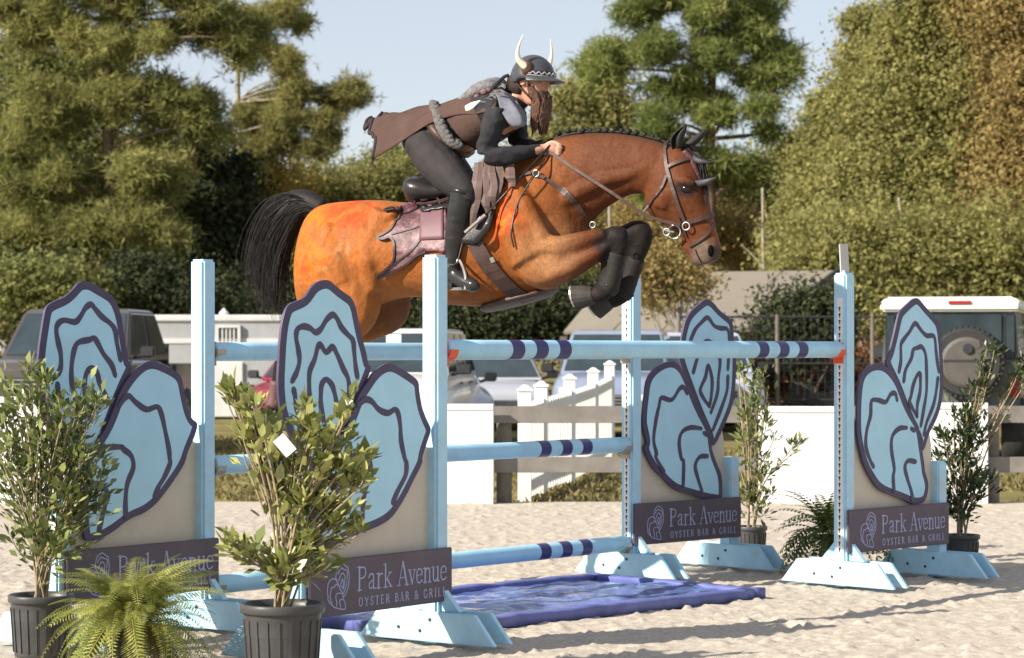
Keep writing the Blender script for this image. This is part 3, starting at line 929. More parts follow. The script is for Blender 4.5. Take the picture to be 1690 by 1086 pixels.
vehicle('pickup_truck', at(60, 32), R(85), 'dark brown grey pickup truck with reflective windshield, partly behind the leftmost oyster wing', 'pickup truck', C_BRN, 2.0, tst, (1.35, 2.05, 3.45, 3.85, 2.02, 1.34), [(1.0, .44), (4.7, .44)], bed=truck_bed)
sedan(at(470, 43), R(78), 'red car with dark windshield between the left standards', C_RED)
suv(at(622, 34.5), R(84), 'white SUV under the horse, its windshield holding a paper', C_WHT)
MB().box((fx(650, 35.9), 35.85, fz(559, 35.9)), (.22, .01, .15), rot=Matrix.Rotation(-.55, 3, 'X')).build('paper_sheet', M['plate']).update_tag()
tag(bpy.data.objects['paper_sheet'], 'pale paper sheet behind the white SUV windshield glass', 'paper')
sedan(at(838, 43), R(98), 'silver car facing the arena above the white panel and picket fence', C_SIL)
suv(at(1006, 37.5), R(84), 'blue grey SUV with roof rails behind the picket fence', C_BLU)
suv(at(1180, 42), R(94), 'pale blue SUV half hidden behind the fourth oyster wing', C_LBL)
sedan(at(742, 38.5), R(105), 'silver grey car just right of the nearest tall post', C_SIL)

# white stock trailer
tr = empty('stock_trailer', at(215, 50), 0, 'long white stock trailer with grey side band and barred window, behind the left posts', 'trailer', 'vehicles parked beyond the arena')
TW = .0125 * 1.0
def tx(u): return fx(u, 50) - tr.location.x
tm = mat('trailer_white', (.62, .62, .61), .4, .06, 3, dirt=(.4, .38, .34), dirt_amt=.4); tg = mat('trailer_grey', (.36, .37, .38), .45, .08, 3, dirt=(.24, .23, .22), dirt_amt=.4)
MB().box(((tx(215) + tx(600)) / 2, 1.0, 1.30), (tx(600) - tx(215), 2.0, 1.55)).build('body', tg, tr, bevel=.05)
MB().box(((tx(213) + tx(602)) / 2, 1.0, 2.08), (tx(602) - tx(213), 2.1, .16)).build('roof', tm, tr, bevel=.04)
MB().box(((tx(215) + tx(600)) / 2, -.01, 1.62), (tx(600) - tx(215), .02, .10)).build('side_trim', tm, tr)
MB().box((tx(377), -.03, .62), (.62, .05, 1.15)).build('door', tm, tr, bevel=.02)
wf = MB()
for z in (1.57, 1.92): wf.box((tx(377), -.05, z), (.50, .08, .06))
for s in (-1, 1): wf.box((tx(377) + s * .225, -.05, 1.745), (.06, .076, .29))
wfo = wf.build('window_frame', tm, tr)
for k in range(4): MB().box((tx(377) - .12 + .08 * k, -.04, 1.745), (.03, .05, .29)).build('window_bar', tm, wfo)
MB().box((tx(377), -.012, 1.745), (.40, .01, .29)).build('pane', M['glass'], tr)
MB().lathe([(.0, 0), (.10, 0), (.10, .05), (.0, .16)], (tx(362), .8, 2.16), 12).build('roof_vent', tm, tr)
for x in (1.6, 2.5): wheel(tr, x, .12, .37, .24)

# jeep seen from behind
JY = 30.0
jp = empty('jeep', at(1568, JY), R(-14), 'green grey off-road vehicle with white hardtop and big spare wheel on its tailgate', 'off-road vehicle', 'vehicles parked beyond the arena')
jg = paint('jeep_green', (.10, .112, .105), .4, .1); jw = mat('hardtop_white', (.74, .73, .68), .4, .04, 4, dirt=(.5, .48, .42), dirt_amt=.3)
js = 133.3
def jx(u): return (u - 1568) / js
def jz(v): return CAMH + (CV - v) / js + .06
MB().rings([[(x * .93, y, z) for x, z in ((-.86, .62), (-.9, .75), (-.9, 1.18), (-.86, 1.25), (.86, 1.25), (.9, 1.18), (.9, .75), (.86, .62))] for y in (0, 2.3, 2.35)] +
           [[(x * .78, y, z) for x, z in ((-.86, .62), (-.9, .75), (-.9, 1.1), (-.86, 1.15), (.86, 1.15), (.9, 1.1), (.9, .75), (.86, .62))] for y in (2.5, 3.7)]).build('body', jg, jp, bevel=.02)
MB().rings([[(x * k, y, z) for x, z in ((-.9, 1.25), (-.83, 1.95), (.83, 1.95), (.9, 1.25))] for y, k in ((.02, .94), (2.2, .94))]).build('cabin', jg, jp, bevel=.03)
MB().rings([[(x, y, z) for x, z in ((-.85, jz(514)), (-.86, jz(500)), (-.78, jz(490)), (.78, jz(490)), (.86, jz(500)), (.85, jz(514)))] for y in (-.06, 2.1, 2.3)]).build('hardtop', jw, jp, bevel=.03)
MB().box((0, .0, 1.6), (1.28, .03, .58)).build('rear_window', M['glass'], jp, bevel=.05)
for s in (-1, 1):
    MB().box((s * .73, .0, 1.6), (.13, .03, .56)).build('quarter_glass', M['glass'], jp, bevel=.03)
    MB().box((s * .79, -.02, .98), (.13, .06, .26)).build('tail_light', M['redlamp'], jp, bevel=.02)
    MB().box((s * .95, .9, 1.22), (.26, 1.0, .06)).build('fender', M['trim'], jp, bevel=.02)
    MB().box((s * 1.02, 2.0, 1.42), (.2, .1, .22)).build('mirror', M['trim'], jp, bevel=.03)
    for y in (.55, 2.95): 
        t = MB().lathe([(.26, -.15), (.38, -.15), (.42, -.1), (.42, .1), (.38, .15), (.26, .15)], (s * .76, y, .42), 26, axis='X').build('wheel', M['rubber'], jp, smooth=True)
        MB().lathe([(0, s * .11), (.1, s * .13), (.24, s * .10), (.27, s * .14), (.27, 0)], (s * .76, y, .42), 18, axis='X').build('rim', M['rim'], t, smooth=True)
MB().box((.12, -.07, jz(499)), (.27, .03, .035)).build('brake_light', M['redlamp'], jp)
MB().box((0, -.1, .66), (1.7, .16, .20)).build('bumper', M['trim'], jp, bevel=.03)
MB().box((-.5, -.03, 1.02), (.31, .015, .16)).build('licence_plate', M['plate'], jp)
sp = MB(); cx, cz = jx(1597), jz(598)
sp.lathe([(.28, -.12), (.40, -.12), (.435, -.08), (.435, .08), (.40, .12), (.28, .12)], (cx, -.17, cz), 40, axis='Y')
for k in range(40):
    a = 2 * math.pi * k / 40
    sp.box((cx + .435 * math.cos(a), -.17, cz + .435 * math.sin(a)), (.03, .2, .035), rot=Matrix.Rotation(-a, 3, 'Y'))
so = sp.build('spare_wheel', M['rubber'], jp, smooth=False)
jc = mat('wheel_cover', (.085, .078, .07), .6, .12, 8)
MB().lathe([(0, -.155), (.27, -.155), (.31, -.14), (.315, -.08)], (cx, -.17, cz), 36, axis='Y').build('wheel_cover', jc, so, smooth=False)
MB().box((cx, -.327, cz + .02), (.56, .006, .03)).build('cover_band', M['trim'], so)
MB().lathe([(0, -.03), (.06, -.03), (.065, 0)], (cx + .02, -.325, cz + .17), 16, axis='Y').build('cover_camera', M['trim'], so)

# low utility cart and the wire fence far behind
cy = 46
ct = empty('utility_cart', at(1352, cy), R(20), 'small dark utility cart parked behind the white panel by red-brown shrubs', 'utility cart', None)
cg = mat('cart_green', (.04, .05, .04), .5, .1, 6)
MB().box((0, 0, .5), (1.0, .75, .25)).box((-.34, 0, .72), (.3, .7, .2)).build('body', cg, ct, bevel=.04)
MB().box((.1, 0, .72), (.25, .6, .12)).box((.24, 0, .9), (.08, .6, .34)).build('seat', M['trim'], ct, bevel=.03)
MB().box((.0, 0, 1.42), (.9, .78, .05)).build('canopy', cg, ct, bevel=.02)
for sx_ in (-.4, .38):
    for sy_ in (-.33, .33): MB().tube([(sx_, sy_, .6), (sx_, sy_, 1.41)], .02, 6).build('roof_post', M['trim'], ct)
for sx_ in (-.36, .36):
    for sy_ in (-.36, .36): wheel(ct, sx_, sy_, .22, .16)
MB().lathe([(.12, -.012), (.15, 0), (.12, .012), (.12, -.012)], (-.12, .15, .95), 16, axis='X').build('steering_wheel', M['trim'], ct)

wf = empty('wire_fence', at(1120, 44), 0, 'black wire mesh fence with thin rails behind the parked vehicles', 'fence')
xw = [fx(u, 44) - wf.location.x for u in (1120, 1283, 1440, 1600, 1760)]
for a, b in zip(xw[:-1], xw[1:]):
    for v in (523, 600, 660): MB().tube([(a, 0, fz(v, 44) + .06), (b, 0, fz(v, 44) + .06)], .02, 6).build('rail', M['trim'], wf)
    wires = MB()
    for k in range(1, 14): wires.tube([(a + (b - a) * k / 14, 0, .05), (a + (b - a) * k / 14, 0, fz(523, 44) + .06)], .004, 4, caps=False)
    for k in range(1, 10): wires.tube([(a, .004, .05 + k * .2), (b, .004, .05 + k * .2)], .004, 4, caps=False)
    wires.build('wire_mesh', M['trim'], wf, fix=False)['kind'] = 'stuff'
for x in xw: MB().tube([(x, 0, 0), (x, 0, fz(521, 44) + .08)], .04, 8).build('post', M['post'], wf)

# tan-roofed shelter
sh = empty('shelter', at(1200, 50), 0, 'open shelter with a broad tan sloping roof behind the trees and cars', 'shelter')
M['roof'] = mat('tan_roof_sheet', (.21, .185, .145), .8, .07, 1.2, .1, 8, dirt=(.16, .14, .11), dirt_amt=.4)
def W(u, v, Y): 
    p = P(u, v, Y); return Vector((p.x - sh.location.x, p.y - 50, p.z + .06))
r0, r1 = W(1010, 450, 53.5), W(1390, 446, 51.5)
e1, e0 = W(1262, 542, 47.5), W(930, 547, 49.5)
nrm = (r1 - r0).cross(e0 - r0).normalized()
if nrm.z < 0: nrm = -nrm
rb = MB()
vs = [r0, r1, e1, e0]; rb.add(vs + [p - nrm * .06 for p in vs], [(0, 1, 2, 3), (7, 6, 5, 4), (0, 4, 5, 1), (1, 5, 6, 2), (2, 6, 7, 3), (3, 7, 4, 0)])
rb.build('roof', M['roof'], sh)
MB().bar(r1, e1, .06, .22).build('fascia', M['trim'], sh)
for k in range(1, 4):
    a = r0.lerp(r1, k / 4) + nrm * .012; b = e0.lerp(e1, k / 4) + nrm * .012
    MB().bar(a, b, .03, .012, up=nrm).build('roof_seam', M['roof'], sh)
for p in (e0, e1, r0, r1): MB().box((p.x, p.y, p.z / 2 - .05), (.14, .14, p.z - .1)).build('post', M['post'], sh)

# ------------------------------------------------------------------ trees
def rdirs(n):
    d = RNG.normal(size=(n, 3)); return d / np.linalg.norm(d, axis=1)[:, None]

def leaves(cent, size, aspect, normal_bias=None, droop=0.0, axisdir=None):
    """small pointed leaves: cent (n,3); returns V, F"""
    n = len(cent)
    ax = rdirs(n) if axisdir is None else axisdir
    ax = ax + np.array([0, 0, -droop]); ax /= np.linalg.norm(ax, axis=1)[:, None]
    r = rdirs(n)
    if normal_bias is not None: r = r + normal_bias
    side = np.cross(ax, r); side /= (np.linalg.norm(side, axis=1)[:, None] + 1e-9)
    L = size[:, None]; W = size[:, None] * aspect
    b = cent - ax * L * .5; t = cent + ax * L * .5
    lo = cent - ax * L * .28
    l = lo + side * W * .72; q = lo - side * W * .72
    V = np.stack([l, q, t], 1).reshape(-1, 3)
    return V, np.arange(3 * n).reshape(-1, 3)

def blob_points(cents, radii, n, shell=.55):
    """points spread through ellipsoidal clumps, denser near the skin"""
    vol = np.array([r[0] * r[1] * r[2] for r in radii]) ** .75
    k = RNG.choice(len(cents), n, p=vol / vol.sum())
    d = rdirs(n)
    rad = (shell + (1 - shell) * RNG.random(n)) * (1 + .22 * RNG.normal(size=n))
    C = np.array(cents)[k]; Rr = np.array(radii)[k]
    return C + d * rad[:, None] * Rr, d, k

def limb_mesh(mb, base, tip, r0, r1, bend, rg, n=7):
    pts = []
    base = Vector(base); tip = Vector(tip)
    off = Vector((rg.uniform(-1, 1), rg.uniform(-1, 1), rg.uniform(-.2, .6))) * bend
    for i in range(n + 1):
        t = i / n
        pts.append(base.lerp(tip, t) + off * math.sin(math.pi * t) + Vector((rg.uniform(-1, 1), rg.uniform(-1, 1), 0)) * bend * .12)
    mb.tube(pts, [r0 + (r1 - r0) * i / n for i in range(n + 1)], 7)
    return pts

M['bark'] = mat('tree_bark', (.17, .12, .085), .95, .35, 6, .6, 25)
M['barkpale'] = mat('pale_bark', (.30, .26, .20), .9, .25, 8, .4, 25)
LEAF = {
 'pine': leaf_mat('pine_needles', (.14, .155, .05), (.42, .41, .15), .7, .5, .1),
 'pine2': leaf_mat('bright_pine_needles', (.14, .18, .055), (.40, .43, .15), .7, .5, .1),
 'olive': leaf_mat('olive_leaves', (.185, .185, .064), (.42, .395, .15), .7, .5, .1),
 'gold': leaf_mat('autumn_leaves', (.28, .21, .05), (.48, .35, .09), .7, .5, .1),
 'green': leaf_mat('green_leaves', (.13, .15, .05), (.32, .32, .115), .7, .5, .1),
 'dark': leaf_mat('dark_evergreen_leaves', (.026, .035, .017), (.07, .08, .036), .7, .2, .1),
 'tan': leaf_mat('tan_autumn_leaves', (.25, .19, .075), (.46, .36, .145), .7, .5, .1),
 'red': leaf_mat('red_brown_leaves', (.16, .07, .035), (.32, .16, .08), .7, .3, .1),
}

def tree(name, u, Y, label, cat, group, crown, leafm, n, lsize, aspect, trunk_r, height, bark='bark', droop=.2, fork=.35, limbs=14, blob=(.5, 1.0), lean=0.0, seed=0, trunk_vis=True, fill=.5):
    """crown: list of (u, v, ru_px, rv_px) lumps seen from the arena; each is filled with many small clumps in depth"""
    global RNG
    RNG = np.random.default_rng(1000 + seed); rg = random.Random(seed)
    o = empty(name, at(u, Y), 0, label, cat, group)
    s = Y / FPX
    base = Vector(o.location)
    cents = []; radii = []; lc = []; lr = []
    for (cu, cv_, ru, rv) in crown:
        c = P(cu, cv_, Y) - base
        R1, R3 = ru * s, rv * s
        lc.append((c.x, c.y, max(c.z, .3))); lr.append((R1 * 1.02, min(max(R1, R3), 4.0), R3 * 1.02))
        R2 = min(max(R1, R3) * 1.0, 4.0)
        k = max(4, int(11 * (ru * rv / 4000) ** .6 / (blob[0] + .3)))
        for _ in range(k):
            d = Vector(rdirs(1)[0]); t = rg.random() ** .4
            p = c + Vector((d.x * R1, d.y * R2, d.z * R3)) * t * .85
            if p.z < .4: p.z = .4
            br = rg.uniform(*blob)
            cents.append(tuple(p)); radii.append((br, br, br * .78))
        for _ in range(int(4 + 10 * (R1 * R3) ** .5)):        # sprays that break the outline
            d = Vector(rdirs(1)[0]); p = c + Vector((d.x * R1, d.y * R2, abs(d.z) * R3 if rg.random() < .7 else d.z * R3)) * rg.uniform(1.0, 1.32)
            if p.z > .6:
                br = rg.uniform(.16, .34); cents.append(tuple(p)); radii.append((br, br, br * 1.2))
    n1 = int(n * (1 - fill)); n2 = n - n1
    pts, d, k = blob_points(cents, radii, n1, .35)
    if n2:
        p2, d2, k2 = blob_points(lc, lr, n2, .62)
        p2 = p2 + RNG.normal(size=(n2, 3)) * .30
        pts = np.vstack([pts, p2]); d = np.vstack([d, d2]); k = np.concatenate([k, RNG.integers(0, len(cents), n2)])
        ok = pts[:, 2] > .1
        pts, d, k = pts[ok], d[ok], k[ok]; n = len(pts)
    size = lsize * RNG.uniform(.6, 1.4, n)
    V, F = leaves(pts, size, aspect, normal_bias=d * 1.5 + np.array([0, 0, .5]), droop=droop)
    tint = np.clip(.5 + .28 * RNG.normal(size=n) + .22 * RNG.normal(size=len(cents))[k], 0, 1)
    np_mesh('crown', V, F, LEAF[leafm], o, tint)
    if trunk_vis:
        top = Vector((lean, 0, height))
        mb = MB(); tp = limb_mesh(mb, (0, 0, -.1), top, trunk_r, trunk_r * .25, .25, rg, 12)
        mb.build('trunk', M[bark], o, smooth=True, fix=False)
        lm = MB()
        idx = sorted(range(len(cents)), key=lambda i: rg.random())[:limbs]
        for i in idx:
            c = Vector(cents[i])
            j = min(len(tp) - 1, max(2, int(len(tp) * min(.95, max(.15, (c.z - .8 - rg.random()) / height)))))
            limb_mesh(lm, tp[j], c, trunk_r * (.45 - .3 * j / len(tp)), trunk_r * .06, .3, rg, 6)
        q = lm.build('limb', M[bark], o, smooth=True, fix=False); q['kind'] = 'stuff'
    return o

def pine(name, u, Y, label, group, crown, leafm, ntuft, trunk_r, height, seed, needle=.30, limbs=26, bark='bark', blob=(.55, 1.05)):
    global RNG
    RNG = np.random.default_rng(2000 + seed); rg = random.Random(seed)
    o = empty(name, at(u, Y), 0, label, 'tree', group)
    s = Y / FPX; base = Vector(o.location)
    cents = []; radii = []
    for (cu, cv_, ru, rv) in crown:
        c = P(cu, cv_, Y) - base
        R1, R3 = ru * s, rv * s; R2 = min(R1 * 1.1, 3.5)
        k = max(3, int(ru * rv / 420))
        for _ in range(k):
            d = Vector(rdirs(1)[0]); t = rg.random() ** .4
            cents.append(tuple(c + Vector((d.x * R1, d.y * R2, d.z * R3)) * t * .85))
            br = rg.uniform(*blob); radii.append((br, br, br * .72))
    pts, d, k = blob_points(cents, radii, ntuft, .2)
    m = 10                                  # needles per tuft
    ax = d * .6 + np.array([0, 0, .55]) + .5 * rdirs(ntuft)
    n = ntuft * m
    axn = np.repeat(ax, m, 0) * .5 + rdirs(n); axn /= np.linalg.norm(axn, axis=1)[:, None]
    size = needle * RNG.uniform(.6, 1.25, n)
    cen = np.repeat(pts, m, 0) + axn * size[:, None] * .5
    V, F = leaves(cen, size, .085, droop=.12, axisdir=axn)
    tint = np.clip(np.repeat(.5 + .2 * RNG.normal(size=ntuft) + .2 * RNG.normal(size=len(cents))[k], m) + .15 * RNG.normal(size=n), 0, 1)
    np_mesh('crown', V, F, LEAF[leafm], o, tint)
    mb = MB(); tp = limb_mesh(mb, (0, 0, -.1), (rg.uniform(-.3, .3), 0, height), trunk_r, trunk_r * .3, .15, rg, 14)
    mb.build('trunk', M[bark], o, smooth=True, fix=False)
    lm = MB()
    for i in sorted(range(len(cents)), key=lambda i: rg.random())[:limbs]:
        c = Vector(cents[i]); j = min(len(tp) - 1, max(3, int(len(tp) * min(.97, max(.2, (c.z - .5) / height)))))
        limb_mesh(lm, tp[j], c, trunk_r * (.42 - .28 * j / len(tp)), trunk_r * .05, .35, rg, 6)
    lm.build('limb', M[bark], o, smooth=True, fix=False)['kind'] = 'stuff'
    return o

G_T = 'trees beyond the parked vehicles'
pine('pine_tree', 186, 62, 'large pine with thick trunk and broad layered crown at the left edge', G_T,
     [(90, 40, 90, 50), (230, 60, 90, 60), (330, 30, 70, 45), (400, 60, 50, 60), (60, 190, 80, 60), (170, 170, 80, 60), (280, 170, 80, 60), (100, 300, 100, 55), (250, 290, 80, 60), (40, 390, 60, 60),
      (190, 390, 110, 45), (270, 380, 60, 60), (330, 200, 50, 60), (150, 440, 60, 25), (20, 20, 60, 30), (20, 280, 60, 60), (160, -40, 140, 50), (330, -40, 110, 50)], 'pine', 16500, .25, 11.5, 1, limbs=40, blob=(.38, .8))
pine('pine_tree', 395, 70, 'slim pine with yellowish loose crown right of the large left pine', G_T,
     [(460, 30, 45, 40), (440, 100, 50, 40), (480, 130, 50, 40), (420, 170, 60, 40), (520, 170, 50, 30), (570, 155, 25, 16), (455, 220, 60, 40), (540, 215, 30, 22), (430, 270, 50, 30), (500, 240, 40, 25), (400, 70, 40, 60), (480, -20, 50, 30)], 'olive', 7500, .16, 12.0, 2, needle=.26, limbs=34, bark='barkpale', blob=(.3, .62))
tree('cedar_tree', 345, 66, 'dark dense evergreen between the two left pines', 'tree', G_T,
     [(330, 300, 60, 70), (370, 360, 60, 90), (340, 450, 90, 80), (400, 460, 60, 70)], 'dark', 34000, .20, .5, .25, 6.5, seed=3, blob=(.5, .9))
tree('autumn_tree', 440, 75, 'small yellow autumn tree behind the horse\'s tail', 'tree', G_T,
     [(430, 270, 45, 50), (460, 330, 60, 60), (420, 380, 40, 70)], 'gold', 22000, .125, .5, .13, 5.5, seed=4, blob=(.35, .7))
tree('autumn_tree', 560, 78, 'low olive and yellow tree above the horse\'s rump', 'tree', G_T,
     [(540, 310, 60, 40), (600, 320, 60, 40), (500, 340, 50, 60), (570, 380, 90, 60), (640, 290, 40, 25)], 'olive', 38000, .125, .5, .15, 5.5, seed=5, blob=(.4, .8))
tree('green_tree', 655, 80, 'round green tree below the flying cape', 'tree', G_T,
     [(650, 265, 28, 20), (640, 300, 60, 40), (690, 330, 60, 60), (720, 400, 80, 80), (650, 400, 70, 70)], 'green', 42000, .125, .5, .15, 6, seed=6, blob=(.4, .8))
# wood's edge: pale understory between the trunks
tree('autumn_tree', 960, 72, 'olive green tree behind the horse\'s neck and rider', 'tree', G_T,
     [(950, 170, 50, 45), (1010, 180, 60, 60), (930, 240, 60, 60), (1000, 290, 90, 80), (880, 300, 70, 70), (860, 380, 80, 90), (960, 400, 90, 90), (800, 420, 80, 70)], 'olive', 72000, .125, .5, .2, 8, seed=7, blob=(.45, .9))
pine('pine_tree', 1165, 66, 'tall bright pine standing above the horse\'s head', G_T,
     [(1060, 20, 55, 30), (1150, 20, 60, 40), (1240, 20, 50, 35), (1010, 85, 40, 20), (1090, 80, 60, 35), (1180, 90, 55, 45), (1270, 60, 45, 35), (1000, 110, 40, 20), (1110, 150, 60, 40), (1250, 120, 55, 40), (1290, 100, 30, 25), (1190, 190, 50, 40), (1080, 220, 70, 40), (1260, 190, 40, 40), (1150, 260, 80, 40), (1230, 270, 50, 40), (1060, 300, 60, 40), (1150, -30, 110, 40)], 'pine2', 12500, .24, 12.5, 8, limbs=44, blob=(.36, .75))
tree('understory_tree', 1110, 68, 'tangled tan and green young trees below the tall pine', 'tree', G_T,
     [(1080, 360, 80, 60), (1180, 380, 70, 60), (1250, 410, 60, 60), (1050, 430, 70, 60), (1130, 430, 60, 40)], 'tan', 28000, .11, .45, .1, 5.5, seed=9, blob=(.4, .8), limbs=30, bark='barkpale')
tree('understory_tree', 1240, 74, 'green shaded tree right of the horse\'s muzzle', 'tree', G_T,
     [(1230, 310, 50, 50), (1290, 270, 35, 40), (1250, 390, 60, 55)], 'green', 24000, .12, .5, .15, 6, seed=10, blob=(.45, .9))
BIG = [(1448, 100, 50, 40), (1520, 60, 60, 60), (1600, 30, 100, 60), (1680, 20, 90, 70), (1400, 190, 55, 60), (1480, 180, 80, 80), (1600, 160, 110, 90), (1700, 150, 80, 110), (1375, 300, 60, 70), (1450, 300, 90, 80), (1570, 300, 110, 90), (1690, 290, 90, 110)]
LOW = [(1350, 410, 70, 70), (1430, 420, 100, 80), (1540, 430, 100, 80), (1650, 430, 100, 90), (1290, 490, 60, 50), (1500, 510, 130, 50), (1680, 520, 80, 60)]
tree('oak_tree', 1400, 62, 'olive leafy tree at the left shoulder of the big right-hand mass', 'tree', G_T,
     [BIG[0], BIG[4], BIG[5], BIG[8], BIG[9], LOW[0], (1420, 40, 12, 10), (1452, 45, 14, 14)], 'olive', 150000, .118, .5, .22, 8, seed=11, blob=(.45, .85), limbs=40, bark='barkpale')
tree('oak_tree', 1530, 60, 'tall olive brown tree, fullest crown of the right-hand mass', 'tree', G_T,
     [BIG[1], BIG[2], BIG[5], BIG[6], BIG[9], BIG[10], LOW[1], LOW[2], (1560, -30, 100, 50)], 'olive', 170000, .118, .5, .25, 9.5, seed=12, blob=(.45, .85), limbs=44, bark='barkpale')
tree('oak_tree', 1680, 58, 'tan autumn tree at the right edge of the picture', 'tree', G_T,
     [BIG[3], BIG[7], BIG[11], LOW[3], (1740, 60, 90, 90), (1760, 260, 90, 120), (1660, -30, 90, 50)], 'tan', 135000, .118, .5, .25, 9, seed=13, blob=(.45, .85), limbs=36, bark='barkpale')
tree('understory_tree', 1480, 56, 'low brownish thicket tree behind the jeep roof', 'tree', G_T,
     [LOW[1], LOW[2], LOW[3], LOW[5], LOW[6], (1340, 440, 60, 70)], 'olive', 90000, .115, .5, .12, 5, seed=14, blob=(.4, .75), limbs=34, bark='barkpale')
tree('understory_tree', 1330, 66, 'olive young trees filling the gap left of the big right-hand mass', 'tree', G_T,
     [(1330, 260, 22, 30), (1345, 330, 40, 50), (1330, 420, 60, 50), (1400, 480, 60, 50)], 'olive', 40000, .11, .5, .12, 6.5, seed=15, blob=(.4, .8), bark='barkpale')
tree('green_tree', 60, 72, 'pale green tree behind the large left pine', 'tree', G_T,
     [(20, 230, 90, 90), (130, 250, 90, 90), (60, 360, 110, 90), (180, 350, 90, 90), (270, 270, 70, 80), (60, 120, 80, 60), (160, 100, 70, 60)], 'green', 80000, .14, .5, .2, 9, seed=16, blob=(.45, .9))
# far wood closing the horizon
for k, (u, Y, lab, crown, lm) in enumerate([
    (60, 95, 'dim green trees far behind the left pine', [(-150, 380, 160, 120), (30, 430, 160, 110), (200, 420, 160, 120), (-300, 300, 150, 150)], 'green'),
    (520, 100, 'far tree line left of the rider', [(380, 440, 120, 90), (520, 430, 120, 80), (660, 430, 120, 90), (780, 440, 100, 90)], 'green'),
    (1000, 98, 'far tree line behind the tall pine', [(900, 400, 120, 110), (1050, 400, 130, 110), (1200, 400, 130, 110)], 'olive'),
    (1850, 75, 'leafy trees beyond the right edge of the jeep', [(1850, 250, 130, 160), (1980, 300, 140, 160), (1850, 450, 140, 100), (2050, 450, 150, 100)], 'olive')]):
    tree('woodland_tree', u, Y, lab, 'trees', None, crown, lm, 24000, .34, .6, .2, 5.5, seed=20 + k, blob=(.6, 1.1))

# dark hedge and shrubs
def shrub(u, Y, lab, crown, lm, n, ls=.13, seed=0, blob=(.25, .5), name='shrub', grp='shrubs along the parking edge'):
    o = tree(name, u, Y, lab, 'shrub', grp, crown, lm, n, ls, .5, .05, 1.2, seed=seed, blob=blob, limbs=8)
    return o
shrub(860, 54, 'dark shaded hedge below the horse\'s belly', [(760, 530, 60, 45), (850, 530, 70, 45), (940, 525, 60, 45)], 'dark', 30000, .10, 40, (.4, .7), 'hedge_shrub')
shrub(1050, 55, 'dark evergreen hedge behind the fourth oyster wing', [(1010, 530, 50, 50), (1080, 525, 55, 40), (1130, 535, 40, 40)], 'dark', 22000, .10, 41, (.4, .7), 'hedge_shrub')
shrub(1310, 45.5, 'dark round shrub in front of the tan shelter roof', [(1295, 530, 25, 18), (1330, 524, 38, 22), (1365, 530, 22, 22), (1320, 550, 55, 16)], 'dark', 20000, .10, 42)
shrub(1300, 48, 'red-brown dry shrubs behind the utility cart', [(1290, 610, 40, 30), (1340, 605, 50, 35), (1400, 610, 50, 30), (1270, 630, 30, 25)], 'red', 9000, .13, 43)
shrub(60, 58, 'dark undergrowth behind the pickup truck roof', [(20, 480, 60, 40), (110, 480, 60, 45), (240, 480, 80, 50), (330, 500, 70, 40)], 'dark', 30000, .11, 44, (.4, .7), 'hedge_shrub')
shrub(60, 56, 'green bushes left of the pine trunk', [(20, 470, 40, 30), (80, 470, 50, 30), (130, 490, 40, 30)], 'green', 9000, .14, 45)
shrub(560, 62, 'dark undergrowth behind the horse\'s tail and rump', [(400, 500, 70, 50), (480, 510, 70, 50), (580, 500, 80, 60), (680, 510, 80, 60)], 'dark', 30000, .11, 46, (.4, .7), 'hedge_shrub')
for k_, (u_, cl_) in enumerate([(-60, [(-150, 520, 90, 50), (0, 525, 90, 45), (120, 525, 90, 45)]), (300, [(230, 525, 80, 45), (330, 520, 80, 50), (430, 525, 80, 45)]), (640, [(540, 525, 80, 45), (640, 520, 80, 50), (740, 525, 80, 45)]),
        (1190, [(1150, 520, 80, 45), (1240, 525, 80, 40)]), (1480, [(1420, 510, 90, 60), (1540, 510, 90, 60), (1640, 510, 90, 60), (1760, 510, 90, 60)])]):
    shrub(u_, 84, ['dense far undergrowth at the left edge', 'dense far undergrowth behind the trailer', 'dense far undergrowth behind the white SUV', 'dense far undergrowth beyond the tan roof', 'dense far undergrowth beyond the jeep'][k_], cl_, 'green' if k_ in (1, 3) else 'olive', 16000, .19, 60 + k_, (.5, .9), 'undergrowth')
tree('sapling', 1120, 46, 'sparse tan sapling whose twigs cross the left end of the shelter roof', 'tree', G_T,
     [(1110, 440, 40, 36), (1150, 468, 24, 20), (1085, 488, 30, 30), (1060, 450, 30, 40)], 'tan', 5200, .095, .5, .05, 3.2, seed=30, blob=(.22, .45), limbs=26, bark='barkpale', fill=.2)
# bare leaning stems in the thicket
def bare(u0, v0, u1, v1, Y, lab, seed):
    rg = random.Random(seed)
    a, b = P(u0, v0, Y), P(u1, v1, Y)
    d = (a - b); base = b + d * (-(b.z + .06) / d.z) if abs(d.z) > 1e-3 else b
    o = empty('bare_tree', (base.x, Y, -.06), 0, lab, 'tree', 'bare pale trunks in the thicket')
    mb = MB(); pts = limb_mesh(mb, Vector((0, base.y - Y, 0)), a - Vector((base.x, Y, -.06)), .075, .03, .08, rg, 8)
    mb.build('trunk', M['barkpale'], o, smooth=True, fix=False)
    lm = MB()
    for k in (3, 5, 6): limb_mesh(lm, pts[k], pts[k] + Vector((rg.uniform(-.9, .9), rg.uniform(-.5, .5), rg.uniform(.4, .9))), .025, .006, .1, rg, 5)
    lm.build('branch', M['barkpale'], o, smooth=True, fix=False)['kind'] = 'stuff'
bare(1108, 398, 1066, 480, 60, 'pale bare trunk leaning right, under the horse\'s chin', 1)
bare(1005, 330, 1003, 480, 61, 'upright pale bare trunk behind the horse\'s forelegs', 2)
bare(1258, 310, 1262, 410, 61, 'short pale bare trunk right of the horse\'s muzzle', 3)

